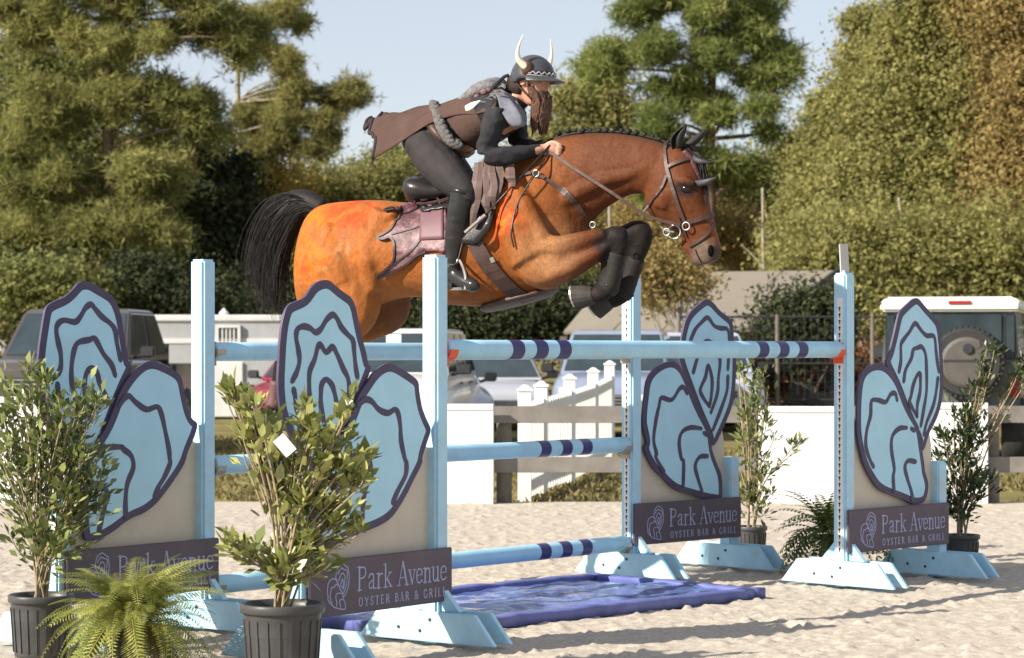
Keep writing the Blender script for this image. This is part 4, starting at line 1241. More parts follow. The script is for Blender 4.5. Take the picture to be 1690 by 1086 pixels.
# ------------------------------------------------------------------ horse
HYAW = R(25)
HORG = Vector(((760 - CU) * 13.3 / FPX, 13.3, 0.0))
hX = Vector((math.cos(HYAW), -math.sin(HYAW), 0)); hY = Vector((math.sin(HYAW), math.cos(HYAW), 0))
HRZ = -HYAW
def HL(u, v, y=0.0):
    """point of the horse's own frame (x forward, y to its left, z up) seen at (u, v) on the plane y"""
    d = ray(u, v)
    o = Vector((0, 0, CAMH)) - HORG
    t = (y - o.dot(hY)) / d.dot(hY)
    p = o + d * t
    return Vector((p.dot(hX), y, p.z))

def sect(Tp, Bp, w, n=24, sq=2.3, ycen=0.0, sqz=None, wtop=1.0):
    """super-elliptic ring between a top and a bottom point, half width w"""
    c = (Tp + Bp) / 2; a = (Tp - Bp) / 2
    ring = []
    for k in range(n):
        th = 2 * math.pi * k / n
        cz, sy_ = math.cos(th), math.sin(th)
        cz = math.copysign(abs(cz) ** (2 / (sqz or sq)), cz); sy_ = math.copysign(abs(sy_) ** (2 / sq), sy_)
        ww = w * (1 + (wtop - 1) * max(0, cz))
        ring.append(c + a * cz + Vector((0, sy_ * ww + ycen, 0)))
    return ring

def resample(rings, m=4):
    """smooth the stations lengthwise"""
    n = len(rings[0]); cols = [crom([r[k] for r in rings], m) for k in range(n)]
    return [[c[i] for c in cols] for i in range(len(cols[0]))]

def remeshed(name, mb, voxel, smooth_it, mats, parent, fac=.5):
    me = mb.mesh(name + '_src')
    bm = bmesh.new(); bm.from_mesh(me)
    bmesh.ops.recalc_face_normals(bm, faces=bm.faces); bm.to_mesh(me); bm.free()
    tmp = bpy.data.objects.new('tmp', me); COL.objects.link(tmp)
    md = tmp.modifiers.new('r', 'REMESH'); md.mode = 'VOXEL'; md.voxel_size = voxel
    if smooth_it:
        m2 = tmp.modifiers.new('s', 'SMOOTH'); m2.factor = fac; m2.iterations = smooth_it
    dg = bpy.context.evaluated_depsgraph_get()
    res = bpy.data.meshes.new_from_object(tmp.evaluated_get(dg))
    bpy.data.objects.remove(tmp); bpy.data.meshes.remove(me)
    res.name = name
    res.materials.clear()
    return link_mesh(name, res, mats, parent, smooth=True)

horse = empty('horse', HORG, HRZ, 'bay horse with orange painted flanks leaping over the blue oxer', 'horse')

hb = MB()
tor = [((503, 395), (501, 455), .07), ((516, 354), (508, 510), .185), ((536, 338), (524, 535), .25), ((575, 332), (575, 530), .285), ((622, 330), (628, 502), .285),
       ((672, 334), (684, 490), .275), ((722, 335), (742, 503), .285), ((772, 322), (800, 506), .29), ((820, 294), (850, 502), .265),
       ((860, 270), (893, 488), .235), ((895, 254), (930, 464), .20), ((925, 262), (962, 432), .15), ((950, 320), (975, 395), .07)]
hb.rings(resample([sect(HL(*a), HL(*b), w, 28, 2.2, wtop=.86) for a, b, w in tor], 4))
neck = [((850, 262), (925, 450), .165), ((898, 233), (955, 400), .14), ((950, 221), (985, 358), .105), ((1000, 218), (1012, 336), .09),
        ((1048, 223), (1040, 322), .08), ((1088, 233), (1066, 320), .076), ((1112, 243), (1086, 318), .07)]
hb.rings(resample([sect(HL(*a), HL(*b), w, 24, 2.0, wtop=.72) for a, b, w in neck], 4))
head = [((1112, 240), (1080, 280), .055), ((1134, 246), (1068, 318), .088), ((1150, 268), (1067, 344), .104), ((1160, 296), (1083, 362), .108),
        ((1168, 326), (1106, 377), .09), ((1175, 354), (1124, 390), .068), ((1182, 380), (1137, 404), .056), ((1188, 402), (1145, 418), .054),
        ((1190, 418), (1150, 430), .050), ((1184, 431), (1158, 438), .034)]
hb.rings(resample([sect(HL(*a), HL(*b), w, 24, 2.3) for a, b, w in head], 4))
# chin and lower lip, cheekbone, brow
hb.tube([HL(1128, 398), HL(1145, 416), HL(1150, 430), HL(1156, 436)], [.03, .034, .032, .02], 10)
for s in (-1, 1):
    hb.tube([HL(1100, 320, s * .07), HL(1092, 345, s * .075)], [.062, .05], 12)
    hb.tube([HL(1112, 296, s * .085), HL(1130, 298, s * .098), HL(1146, 306, s * .09)], [.022, .03, .02], 10)
    hb.tube([HL(1166, 405, s * .035), HL(1178, 418, s * .035)], [.026, .028], 10)
    # muscle masses: shoulder, haunch, jugular border
    hb.tube([HL(838, 320, s * .14), HL(858, 380, s * .185), HL(880, 430, s * .18)], [.10, .135, .12], 14)
    hb.tube([HL(555, 385, s * .13), HL(560, 430, s * .16), HL(580, 470, s * .16)], [.12, .17, .15], 14)
    hb.tube([HL(640, 350, s * .15), HL(615, 420, s * .16)], [.09, .14], 12)
    hb.tube([HL(930, 330, s * .085), HL(990, 300, s * .07), HL(1050, 285, s * .058)], [.06, .045, .03], 10)
LEGS = {}
def leg(key, pts, y, n=14):
    p = [HL(u, v, yy if yy is not None else y) for u, v, r, yy in pts]
    r = [q[2] for q in pts]
    pp = crom(p, 4)
    rr = [x.x for x in crom([Vector((a, 0)) for a in r], 4)]
    hb.tube(pp, rr, n, flat=.86)
    LEGS[key] = (pp, rr)
leg('fn', [(868, 400, .13, -.15), (892, 438, .13, -.16), (925, 434, .112, -.165), (958, 420, .092, -.165), (986, 407, .073, -.16), (1004, 399, .066, -.16), (1018, 392, .065, -.16),
           (1022, 406, .056, -.16), (1018, 424, .041, -.16), (1012, 454, .039, -.16), (1004, 474, .054, -.16), (990, 485, .046, -.16), (976, 488, .044, -.16)], -.16)
leg('ff', [(900, 410, .12, .14), (935, 425, .115, .15), (985, 408, .085, .16), (1030, 393, .070, .16), (1050, 384, .068, .16), (1060, 386, .062, .16),
           (1057, 406, .054, .16), (1048, 434, .041, .16), (1039, 463, .039, .16), (1029, 482, .053, .16), (1016, 493, .046, .16), (1004, 497, .043, .16)], .16)
leg('hn', [(560, 420, .19, -.12), (585, 478, .165, -.15), (588, 520, .125, -.16), (555, 552, .088, -.16), (518, 574, .062, -.15), (485, 586, .056, -.15), (466, 598, .047, -.15),
           (459, 622, .037, -.15), (455, 650, .034, -.15), (452, 672, .042, -.15), (446, 688, .036, -.15)], -.15)
leg('hf', [(600, 430, .17, .12), (632, 478, .15, .15), (640, 512, .125, .16), (612, 530, .11, .16), (572, 556, .084, .16), (535, 580, .06, .15), (508, 596, .054, .15),
           (500, 622, .037, .15), (497, 650, .034, .15), (494, 672, .042, .15), (488, 688, .036, .15)], .15)
for y_, dx_, dy_ in ((-.16, 0, 0), (.16, 33, 9)):
    # flexor tendons behind the cannon, knee blocks, sesamoids
    hb.tube([HL(1004 + dx_, 402 + dy_, y_), HL(1000 + dx_ * .9, 428 + dy_, y_), HL(996 + dx_ * .8, 452 + dy_, y_), HL(993 + dx_ * .75, 470 + dy_, y_)], [.026, .021, .022, .030], 8)
    hb.tube([HL(1012 + dx_, 384 + dy_ * .4, y_), HL(1027 + dx_, 388 + dy_ * .4, y_), HL(1030 + dx_, 398 + dy_ * .5, y_)], [.036, .042, .030], 8)
    hb.tube([HL(1000 + dx_, 398 + dy_, y_ - .01), HL(1002 + dx_, 408 + dy_, y_ - .01)], [.034, .028], 8)
for yy in (-.17,):
    hb.tube([HL(880, 405, yy - .05), HL(925, 408, yy - .05), HL(965, 396, yy - .045), HL(1000, 386, yy - .03)], [.06, .062, .05, .034], 10)
    hb.tube([HL(905, 455, yy - .05), HL(945, 440, yy - .045), HL(985, 418, yy - .035), HL(1004, 406, yy - .02)], [.05, .05, .038, .026], 10)
    hb.tube([HL(845, 300, -.17), HL(868, 345, -.225), HL(898, 395, -.235)], [.05, .06, .045], 10)
    hb.tube([HL(835, 345, -.225), HL(850, 400, -.25), HL(880, 440, -.22)], [.045, .06, .05], 10)
    hb.tube([HL(545, 370, -.20), HL(535, 430, -.235), HL(550, 500, -.22)], [.06, .09, .07], 10)
    hb.tube([HL(600, 365, -.225), HL(610, 430, -.235), HL(615, 480, -.20)], [.04, .07, .05], 10)
    hb.tube([HL(655, 342, -.17), HL(645, 360, -.22)], [.03, .035], 8)
hbody = remeshed('body', hb, .0115, 5, [], horse)

# coat colours: bay with black points, grey muzzle and washable orange and red paint on rump and shoulder
me = hbody.data
nv = len(me.vertices)
co = np.empty(nv * 3, np.float32); me.vertices.foreach_get('co', co); co = co.reshape(-1, 3)
def smooth01(x, a, b): return np.clip((x - a) / (b - a), 0, 1) ** 2 * (3 - 2 * np.clip((x - a) / (b - a), 0, 1))
def dist_path(pp):
    d = np.full(nv, 9.0)
    for a, b in zip(pp[:-1], pp[1:]):
        a = np.array(a); b = np.array(b); ab = b - a
        t = np.clip(((co - a) @ ab) / (ab @ ab + 1e-9), 0, 1)
        d = np.minimum(d, np.linalg.norm(co - (a + t[:, None] * ab), axis=1))
    return d
def blend(c, new, w): return c * (1 - w[:, None]) + np.array(new) * w[:, None]
def n3d(sc, seed):
    wx = (vnoise(co[:, 0] + 5, co[:, 2] + 3, sc * .8, seed + 7) - .5) * sc * 1.5; wz = (vnoise(co[:, 0] + 9, co[:, 2] + 1, sc * .7, seed + 8) - .5) * sc * 1.5
    return (vnoise(co[:, 0] + 20 + wx, co[:, 2] + 20 + co[:, 1] * .5 + wz, sc, seed) * .5 + vnoise(co[:, 0] * 1.6 + 30 + co[:, 1] + wz, co[:, 2] + 10 + wx, sc * .45, seed + 1) * .3 + vnoise(co[:, 0] * 2.2 + 10 + wx, co[:, 2] + 40, sc * .2, seed + 2) * .2)
def pxmask(u, v, r0, r1, yl=0.0, pw=1.0):
    c = np.array(HL(u, v, yl)); d = np.hypot(co[:, 0] - c[0], (co[:, 2] - c[2]) * pw)
    return 1 - smooth01(d, r0, r1)
x, y, z = co.T
colr = np.tile(np.array([.25, .080, .019]), (nv, 1))
xn = HL(915, 300).x
front = smooth01(x, xn - .15, xn + .25)
colr = blend(colr, (.105, .034, .013), front)                          # darker red-brown neck and head
back = smooth01(-x, -HL(800, 400).x, -HL(600, 400).x)
colr = blend(colr, (.33, .112, .030), back * .85)                      # brighter quarters
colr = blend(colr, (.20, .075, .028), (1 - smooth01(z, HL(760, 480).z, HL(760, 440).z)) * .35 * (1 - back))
# paint
rump = pxmask(545, 400, .05, .46) ; n1 = n3d(.10, 51); n2_ = n3d(.07, 55)
colr = blend(colr, (.58, .15, .014), rump * smooth01(n1, .30, .62) * .85)
colr = blend(colr, (.50, .045, .012), np.maximum(pxmask(600, 355, .05, .28, 0, 1.6), pxmask(545, 430, .05, .22) * .7) * smooth01(n2_, .40, .72) * .8)
colr = blend(colr, (.48, .26, .12), pxmask(590, 420, .02, .2) * smooth01(n3d(.12, 60), .5, .7) * .6)
colr = blend(colr, (.60, .055, .015), np.maximum(pxmask(870, 375, .03, .17), pxmask(862, 330, .02, .12)) * smooth01(n2_, .34, .66) * .85)
colr = blend(colr, (.62, .20, .02), pxmask(855, 360, .02, .2) * smooth01(n3d(.08, 70), .5, .66) * .7)
colr = blend(colr, (.42, .22, .10), pxmask(930, 420, .05, .26) * .45)   # paler forearm
# black points, then shade painted on the far stifle
BLK = (.018, .014, .013)
for key, i0 in (('fn', 17), ('ff', 13), ('hn', 17), ('hf', 17)):
    pp, rr = LEGS[key]
    w = 1 - smooth01(dist_path(pp[i0 + 3:]) - np.array(rr[i0 + 3:]).mean(), .015, .07)
    colr = blend(colr, BLK, w)
colr = blend(colr, (.10, .045, .022), (1 - smooth01(dist_path([HL(608, 520, .16), HL(670, 505, .16)]), .12, .17)) * (y > -.02) * .75)  # painted shade: far stifle darkened where it hangs under the belly
# crest line, muzzle, jaw, ears, eye rims, nostrils
crest = [HL(*a) for a, b, w in neck]
colr = blend(colr, (.06, .032, .022), (1 - smooth01(dist_path(crest), .02, .06)) * .8)
colr = blend(colr, (.13, .095, .075), pxmask(1170, 425, .06, .115) * .9)
colr = blend(colr, (.045, .035, .03), pxmask(1186, 418, .02, .065) * .8)
colr = blend(colr, BLK, (1 - smooth01(np.minimum(dist_path([HL(1121, 228, -.05), HL(1134, 206, -.054)]), dist_path([HL(1146, 232, .06), HL(1162, 216, .066)])), .03, .05)))
for s in (-1, 1): colr = blend(colr, (.03, .02, .016), (1 - smooth01(dist_path([HL(1124, 311, s * .10), HL(1140, 313, s * .105)]), .026, .055)) * .9)
colr = blend(colr, (.30, .13, .06), (1 - smooth01(dist_path([HL(1170, 350), HL(1186, 395)]), .02, .06)) * .4)
fine = (n3d(.02, 80) - .5) * .22 + (n3d(.25, 84) - .5) * .25
colr = np.clip(colr * (1 + fine[:, None]), 0, 1)
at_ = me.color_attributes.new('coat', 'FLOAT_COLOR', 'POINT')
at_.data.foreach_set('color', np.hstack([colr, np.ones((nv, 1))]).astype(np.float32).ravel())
hm = bpy.data.materials.new('horse_coat'); hm.use_nodes = True
nt = hm.node_tree; b = nt.nodes['Principled BSDF']
b.inputs['Roughness'].default_value = .58; b.inputs['Specular IOR Level'].default_value = .10
a_ = nt.nodes.new('ShaderNodeAttribute'); a_.attribute_name = 'coat'

tc = nt.nodes.new('ShaderNodeTexCoord'); mp = nt.nodes.new('ShaderNodeMapping'); mp.inputs['Scale'].default_value = (40, 90, 22)
nz = nt.nodes.new('ShaderNodeTexNoise'); nz.inputs['Scale'].default_value = 2.2; nz.inputs['Detail'].default_value = 6
n9 = nt.nodes.new('ShaderNodeTexNoise'); n9.inputs['Scale'].default_value = 9; n9.inputs['Detail'].default_value = 2
nt.links.new(tc.outputs['Object'], mp.inputs['Vector']); nt.links.new(mp.outputs[0], nz.inputs['Vector']); nt.links.new(tc.outputs['Object'], n9.inputs['Vector'])
rpc = nt.nodes.new('ShaderNodeMapRange'); rpc.inputs[1].default_value = .3; rpc.inputs[2].default_value = .7; rpc.inputs[3].default_value = .78; rpc.inputs[4].default_value = 1.18
nt.links.new(nz.outputs[0], rpc.inputs[0])
vm = nt.nodes.new('ShaderNodeVectorMath'); vm.operation = 'SCALE'
nt.links.new(a_.outputs['Color'], vm.inputs[0]); nt.links.new(rpc.outputs[0], vm.inputs['Scale']); nt.links.new(vm.outputs[0], b.inputs['Base Color'])
bp = nt.nodes.new('ShaderNodeBump'); bp.inputs['Strength'].default_value = .3; bp.inputs['Distance'].default_value = .004
bp2 = nt.nodes.new('ShaderNodeBump'); bp2.inputs['Strength'].default_value = .42; bp2.inputs['Distance'].default_value = .04
nt.links.new(nz.outputs[0], bp.inputs['Height']); nt.links.new(n9.outputs[0], bp2.inputs['Height'])
nt.links.new(bp2.outputs[0], bp.inputs['Normal']); nt.links.new(bp.outputs[0], b.inputs['Normal'])
hbody.data.materials.append(hm)

# hooves
M['hoof'] = mat('hoof_horn', (.035, .030, .026), .7, .25, 30, .1, 80, dirt=(.08, .07, .055), dirt_amt=.5)
M['shoe'] = mat('steel_shoe', (.5, .48, .44), .35, .1, 30, metal=.7)
def hoof(key, toe, y):
    pp, rr = LEGS[key]
    a = pp[-1]; t = HL(*toe, y); d = (t - a).normalized()
    side = Vector((0, 1, 0)); upv = d.cross(side).normalized()
    rings = []
    for s, r1, r2, off in ((-.015, .043, .041, 0), (.02, .056, .052, -.006), (.088, .072, .066, -.016)):
        c = a + d * s + upv * off
        rings.append([c + (side * math.sin(q) * r2 + upv * math.cos(q) * r1) for q in [2 * math.pi * k / 18 for k in range(18)]])
    h = MB().rings(rings).build('hoof', M['hoof'], horse, smooth=False)
    c = a + d * .092 + upv * -.016
    ring = []
    sh_ = MB()
    P3 = [c + side * math.sin(q) * .058 + upv * math.cos(q) * .064 for q in [math.radians(40 + 280 * k / 14) for k in range(15)]]
    sh_.tube(P3, .0085, 6); sh_.build('horseshoe', M['shoe'], h)
hoof('fn', (944, 497), -.16); hoof('ff', (985, 510), .16); hoof('hn', (438, 706), -.15); hoof('hf', (480, 706), .15)

for (b, m_, t_, s, ow) in (((1117, 246), (1119, 226), (1133, 205), -.045, -1), ((1134, 244), (1148, 230), (1164, 214), .055, 1)):
    B_, M_, T_ = HL(*b, s), HL(*m_, s * 1.2), HL(*t_, s * 1.25)
    ax = crom([B_, M_, T_], 6); rings = []
    for i, p in enumerate(ax):
        q = i / (len(ax) - 1); w = .036 * (math.sin(math.pi * (.22 + .78 * q)) ** .8) + .001
        ring = []
        for k in range(12):
            a = math.radians(-140 + 280 * k / 11) + R(60 if ow < 0 else -40)
            ring.append(p + Vector((math.cos(a) * w, math.sin(a) * w * .8, 0)))
        ring += [p + (r - p) * .78 for r in ring[::-1]]
        rings.append(ring)
    MB().rings(rings).build('ear', mat('dark_ear_hair', (.012, .009, .008), .7, .2, 30), horse, smooth=True)
# open-fronted hind boots
M['legboot'] = mat('burgundy_brush_boot', (.11, .045, .045), .6, .15, 20)
M['leather'] = mat('brown_leather', (.060, .032, .025), .5, .25, 25, .12, 90)
M['frontboot'] = mat('black_tendon_boot', (.014, .012, .011), .8, .25, 30, .15, 60)
for key, sgn_ in (('fn', -1), ('ff', 1)):
    pp, rr = LEGS[key]; i0 = len(pp) - 18
    seg = pp[i0:i0 + 11]; bt = MB()
    bt.tube(seg, [r * 1.02 + .003 + .002 * math.sin(q * .5) for q, r in enumerate(rr[i0:i0 + 11])], 18)
    bo_ = bt.build('leg_boot', M['frontboot'], horse, smooth=True)
    for q in (2, 5, 8):
        MB().tube([seg[q], seg[q].lerp(seg[q + 1], .55)], [rr[i0 + q] * 1.02 + .0065] * 2, 18).build('boot_strap', M['frontboot'], bo_)
        c_ = seg[q].lerp(seg[q + 1], .3) + Vector((0, -(rr[i0 + q] * .89 + .005), 0)); MB().box(c_, (.012, .005, .010)).build('buckle', M['steel'], bo_)
for key in ('hn', 'hf'):
    pp, rr = LEGS[key]; k0 = len(pp) - 9
    bt = MB(); bt.tube(pp[k0 - 3:k0 + 5], [r * 1.12 + .003 for r in rr[k0 - 3:k0 + 5]], 16); bt.build('leg_boot', M['legboot'], horse, smooth=True)
# eyes and nostrils
M['eye'] = mat('horse_eye', (.008, .005, .004), .12, .1, 20, spec=.5)
M['dark'] = mat('dark_opening', (.008, .006, .006), 1.0, .1, 20, spec=0)
def ball(c, r, n=12, sc=(1, 1, 1)):
    mb = MB(); rs = []
    for i in range(n + 1):
        th = math.pi * i / n
        rr = max(1e-4, math.sin(th))
        rs.append([Vector(c) + Vector((r * sc[0] * rr * math.cos(2 * math.pi * k / 16), r * sc[1] * rr * math.sin(2 * math.pi * k / 16), r * sc[2] * math.cos(th))) for k in range(16)])
    return mb.rings(rs)
def surf_y(u, v, s, body):
    """outermost point of the body's side under (u, v)"""
    from mathutils.bvhtree import BVHTree
    if 'bvh' not in body: pass
    return None
from mathutils.bvhtree import BVHTree
def bvh_of(o):
    dg = bpy.context.evaluated_depsgraph_get()
    return BVHTree.FromPolygons([v.co[:] for v in o.data.vertices], [p.vertices[:] for p in o.data.polygons])
HBVH = bvh_of(hbody)
CAML = Vector(((Vector((0, 0, CAMH)) - HORG).dot(hX), (Vector((0, 0, CAMH)) - HORG).dot(hY), CAMH))
def HS(u, v, off=0.0, y_guess=-.2, bvh=None):
    """point on the near side of the horse under (u, v), lifted by off"""
    bvh = bvh or HBVH
    d = (HL(u, v, y_guess) - CAML).normalized()
    p, n, i, dist = bvh.ray_cast(CAML, d)
    if p is None:
        q = HL(u, v, y_guess); p, n, i, dist = bvh.find_nearest(q)
    return p + n * off
def skin_strap(pts, w, name, m, parent, off=.006, th=.004, n=5, bvh=None, yg=-.2):
    """leather strap lying on the body along pixel points"""
    uv = crom([Vector(p) for p in pts], n)
    c = [HS(p.x, p.y, off, yg, bvh) for p in uv]
    mb = MB()
    rings = []
    for i, p in enumerate(c):
        d = (c[min(i + 1, len(c) - 1)] - c[max(i - 1, 0)]).normalized()
        _, nrm, _, _ = (bvh or HBVH).find_nearest(p)
        s = d.cross(nrm).normalized()
        ww = w[min(len(w) - 1, int(i * len(w) / len(c)))] if hasattr(w, '__len__') else w
        rings.append([p + s * ww / 2 - nrm * th, p + s * ww / 2 + nrm * th, p - s * ww / 2 + nrm * th, p - s * ww / 2 - nrm * th])
    mb.rings(rings)
    return mb.build(name, m, parent)
for s in (-1, 1):
    p = HS(1131, 313, -.012, s * .1) if s < 0 else HL(1131, 313, .098)
    ball(p, .028, 10, (1, .8, .9)).build('eye', M['eye'], horse, smooth=True)
p = HS(1173, 414, -.002)
ball(p, .027, 10, (.6, .55, 1.15)).build('nostril', M['dark'], horse, smooth=True)
# mouth line
skin_strap([(1148, 412), (1153, 424), (1158, 433)], .006, 'mouth_line', M['dark'], horse, off=.001, th=.002)

# tail: combed strands following a raised, swinging arc
M['hair'] = mat('black_horse_hair', (.011, .009, .008), .6, .3, 30, spec=.3)
rg = random.Random(5)
tl = MB()
top = [(528, 342), (505, 326), (478, 318), (448, 332), (424, 372), (412, 420), (416, 470), (432, 520)]
bot = [(524, 352), (508, 352), (492, 372), (478, 410), (470, 450), (470, 485), (468, 510), (470, 540)]
tc_ = crom([HL(*a) for a in top], 5); bc_ = crom([HL(*a) for a in bot], 5)
for i in range(900):
    t = rg.random(); f = rg.gauss(0, 1)
    end = rg.uniform(.45, 1.0); k1 = int(len(tc_) * end); k0 = rg.choice([0, 0, 0, 3, 6])
    spread = rg.gauss(0, .055); ph = rg.uniform(0, 6)
    pts = []
    for j in range(k0, max(k0 + 4, k1)):
        q = j / (len(tc_) - 1)
        tt = t + .06 * math.sin(q * 5 + ph) * q + (.14 * f * q * q if rg.random() < .2 else .10 * f * q * q)
        p = tc_[j].lerp(bc_[j], tt)
        p = p + Vector((0, spread * (.25 + q * .9) + .012 * math.sin(q * 9 + ph), 0))
        pts.append(p)
    r0 = rg.uniform(.0014, .0042)
    tl.tube(pts, [r0 * (1 - .8 * (k / len(pts))) for k in range(len(pts))], 4, caps=False)
tl.tube(crom([HL(535, 346), HL(508, 336), HL(482, 340), HL(459, 372), HL(448, 420), HL(447, 470), HL(452, 505)], 4), [.055, .06, .065, .07, .074, .078, .08, .082, .082, .082, .08, .078, .076, .074, .07, .066, .062, .058, .052, .046, .040, .034, .026, .018, .008], 10, flat=.7)
o = tl.build('tail', M['hair'], horse, smooth=True, fix=False); o['kind'] = 'stuff'
# forelock and braided mane
fl = MB()
for i in range(60):
    a = HL(1128 + rg.uniform(-6, 10), 240 + rg.uniform(-3, 4), rg.uniform(-.04, .04))
    e = HL(1160 + rg.uniform(-6, 12), 310 + rg.uniform(-20, 35), rg.uniform(-.06, .05))
    m_ = a.lerp(e, .5) + Vector((.035, 0, .02))
    fl.tube(crom([a, m_, e], 4), [.005, .005, .0045, .004, .0038, .003, .0025, .002, .001][:9], 4, caps=False)
o = fl.build('forelock', M['hair'], horse, smooth=True, fix=False); o['kind'] = 'stuff'
mt = MB(); mt.tube(crom([HL(u, v) for u, v in ((905, 232), (950, 220), (1000, 217), (1048, 221.5), (1088, 231), (1114, 241))], 5), .008, 8, flat=1.6)
mt.build('mane', M['hair'], horse, smooth=True)
for i in range(15):
    u = 925 + i * 12.6 + rg.uniform(-2.5, 2.5)
    v = 217 + max(0, (u - 1010) / 95) ** 2 * 20 + max(0, (955 - u) / 40) ** 2 * 6
    ball(HL(u, v - 1), .018 * rg.uniform(.62, 1.15), 8, (.95, 1.2, 1.0 * rg.uniform(.85, 1.2))).build('mane_braid', M['hair'], horse, smooth=True)

# ------------------------------------------------------------------ tack
M['blackleather'] = mat('black_leather', (.022, .020, .020), .32, .25, 25, .10, 90)
M['pad'] = bpy.data.materials.new('scaly_wing_pad'); M['pad'].use_nodes = True
nt = M['pad'].node_tree; b = nt.nodes['Principled BSDF']; b.inputs['Roughness'].default_value = .55
tc = nt.nodes.new('ShaderNodeTexCoord'); vo = nt.nodes.new('ShaderNodeTexVoronoi'); vo.inputs['Scale'].default_value = 55
nz = nt.nodes.new('ShaderNodeTexNoise'); nz.inputs['Scale'].default_value = 14; nz.inputs['Detail'].default_value = 4
nt.links.new(tc.outputs['Object'], vo.inputs['Vector']); nt.links.new(tc.outputs['Object'], nz.inputs['Vector'])
rp = nt.nodes.new('ShaderNodeValToRGB'); rp.color_ramp.elements[0].color = (.085, .026, .034, 1); rp.color_ramp.elements[1].color = (.30, .16, .17, 1)
rp.color_ramp.elements[0].position = .42; rp.color_ramp.elements[1].position = .66
nt.links.new(nz.outputs[0], rp.inputs[0])
mx = nt.nodes.new('ShaderNodeMix'); mx.data_type = 'RGBA'; mx.blend_type = 'MULTIPLY'; mx.inputs[0].default_value = .6
rp2 = nt.nodes.new('ShaderNodeValToRGB'); rp2.color_ramp.elements[0].color = (1, 1, 1, 1); rp2.color_ramp.elements[1].color = (.45, .4, .42, 1); rp2.color_ramp.elements[0].position = .35; rp2.color_ramp.elements[1].position = .8
nt.links.new(vo.outputs['Distance'], rp2.inputs[0]); nt.links.new(rp.outputs[0], mx.inputs[6]); nt.links.new(rp2.outputs[0], mx.inputs[7]); nt.links.new(mx.outputs[2], b.inputs['Base Color'])
bp = nt.nodes.new('ShaderNodeBump'); bp.inputs['Strength'].default_value = .4; bp.inputs['Distance'].default_value = .004; nt.links.new(vo.outputs['Distance'], bp.inputs['Height']); nt.links.new(bp.outputs[0], b.inputs['Normal'])
M['padedge'] = mat('dark_pad_edge', (.03, .018, .02), .5, .2, 20)
M['padplain'] = mat('plain_burgundy_patch', (.15, .075, .09), .55, .06, 20)

# wing-shaped saddle pad draped on the near side
def drape(poly, off, name, m, parent, step=6, yg=-.25, th=.005):
    """thin cloth cut to a pixel outline and laid on the horse's side"""
    bm = bmesh.new()
    vs = [bm.verts.new((p[0], p[1], 0)) for p in poly]
    f = bm.faces.new(vs)
    bmesh.ops.triangulate(bm, faces=[f])
    for _ in range(3):
        es = [e for e in bm.edges if e.calc_length() > step]
        if es: bmesh.ops.subdivide_edges(bm, edges=es, cuts=1)
        bmesh.ops.triangulate(bm, faces=bm.faces[:])
    for v in bm.verts:
        p = HS(v.co.x, v.co.y, off, yg); v.co = p
    bmesh.ops.recalc_face_normals(bm, faces=bm.faces)
    me = bpy.data.meshes.new(name); bm.to_mesh(me); bm.free()
    o = link_mesh(name, me, m, parent, smooth=True)
    md = o.modifiers.new('t', 'SOLIDIFY'); md.thickness = th; md.offset = 0
    return o
wing = [(686, 332), (676, 338), (650, 345), (636, 351), (655, 349), (659, 355), (656, 366), (648, 380), (636, 388), (624, 393), (634, 396), (645, 393), (652, 400), (654, 412), (652, 430), (640, 442), (621, 456), (634, 454), (656, 445), (676, 434), (690, 422), (705, 416), (722, 414), (736, 416), (738, 380), (738, 345), (738, 335), (710, 330)]
pad = drape([tuple(p) for p in crom([Vector(p) for p in wing], 2, True)], .014, 'saddle_pad', M['pad'], horse)
skin_strap(wing[2:22], .011, 'pad_edge', M['padedge'], pad, off=.018, th=.006, n=3)
skin_strap([(692, 348), (670, 356), (656, 352)], .010, 'pad_spar', M['padedge'], pad, off=.018, th=.004)
skin_strap([(700, 375), (672, 383), (648, 389)], .009, 'pad_spar', M['padedge'], pad, off=.018, th=.004)
skin_strap([(705, 385), (684, 412), (660, 430), (636, 446)], .010, 'pad_spar', M['padedge'], pad, off=.018, th=.004)
drape([(697, 350), (734, 346), (735, 396), (695, 398)], .021, 'pad_patch', M['padplain'], pad, step=8)

# saddle
sd = MB()
seat = [((676, 316), (690, 340), .10), ((682, 296), (700, 338), .17), ((700, 292), (716, 336), .19), ((735, 300), (745, 334), .16), ((775, 296), (782, 322), .13), ((802, 280), (812, 306), .09), ((812, 276), (818, 296), .05)]
sd.rings(resample([sect(HL(*a), HL(*b_), w, 20, 2.4) for a, b_, w in seat], 3))
sdo = sd.build('saddle', M['blackleather'], horse, smooth=True)
drape([(682, 316), (690, 338), (712, 342), (735, 336), (742, 350), (752, 402), (790, 404), (818, 372), (824, 330), (812, 292), (770, 300), (720, 306)], .026, 'saddle_flap', M['blackleather'], sdo, th=.010)
skin_strap([(684, 322), (705, 328), (728, 322), (738, 312)], .012, 'billet_strap', M['leather'], sdo, off=.045, th=.004)
skin_strap([(682, 334), (700, 342), (722, 336), (744, 322)], .010, 'billet_strap', M['leather'], sdo, off=.045, th=.004)
# girth and belly guard
skin_strap([(783, 395), (798, 425), (822, 455), (850, 480), (872, 492)], .085, 'girth', M['leather'], horse, off=.012, th=.007)
skin_strap([(812, 424), (816, 432)], .022, 'girth_buckle', M['steel'], horse, off=.021, th=.003)
gb = MB(); gb.rings(resample([sect(HL(806, 500) , HL(804, 516), .10, 14), sect(HL(850, 488), HL(852, 505), .15, 14), sect(HL(895, 478), HL(900, 490), .12, 14), sect(HL(915, 470), HL(916, 478), .06, 14)], 3))
gb.build('belly_guard', M['leather'], horse, smooth=True)
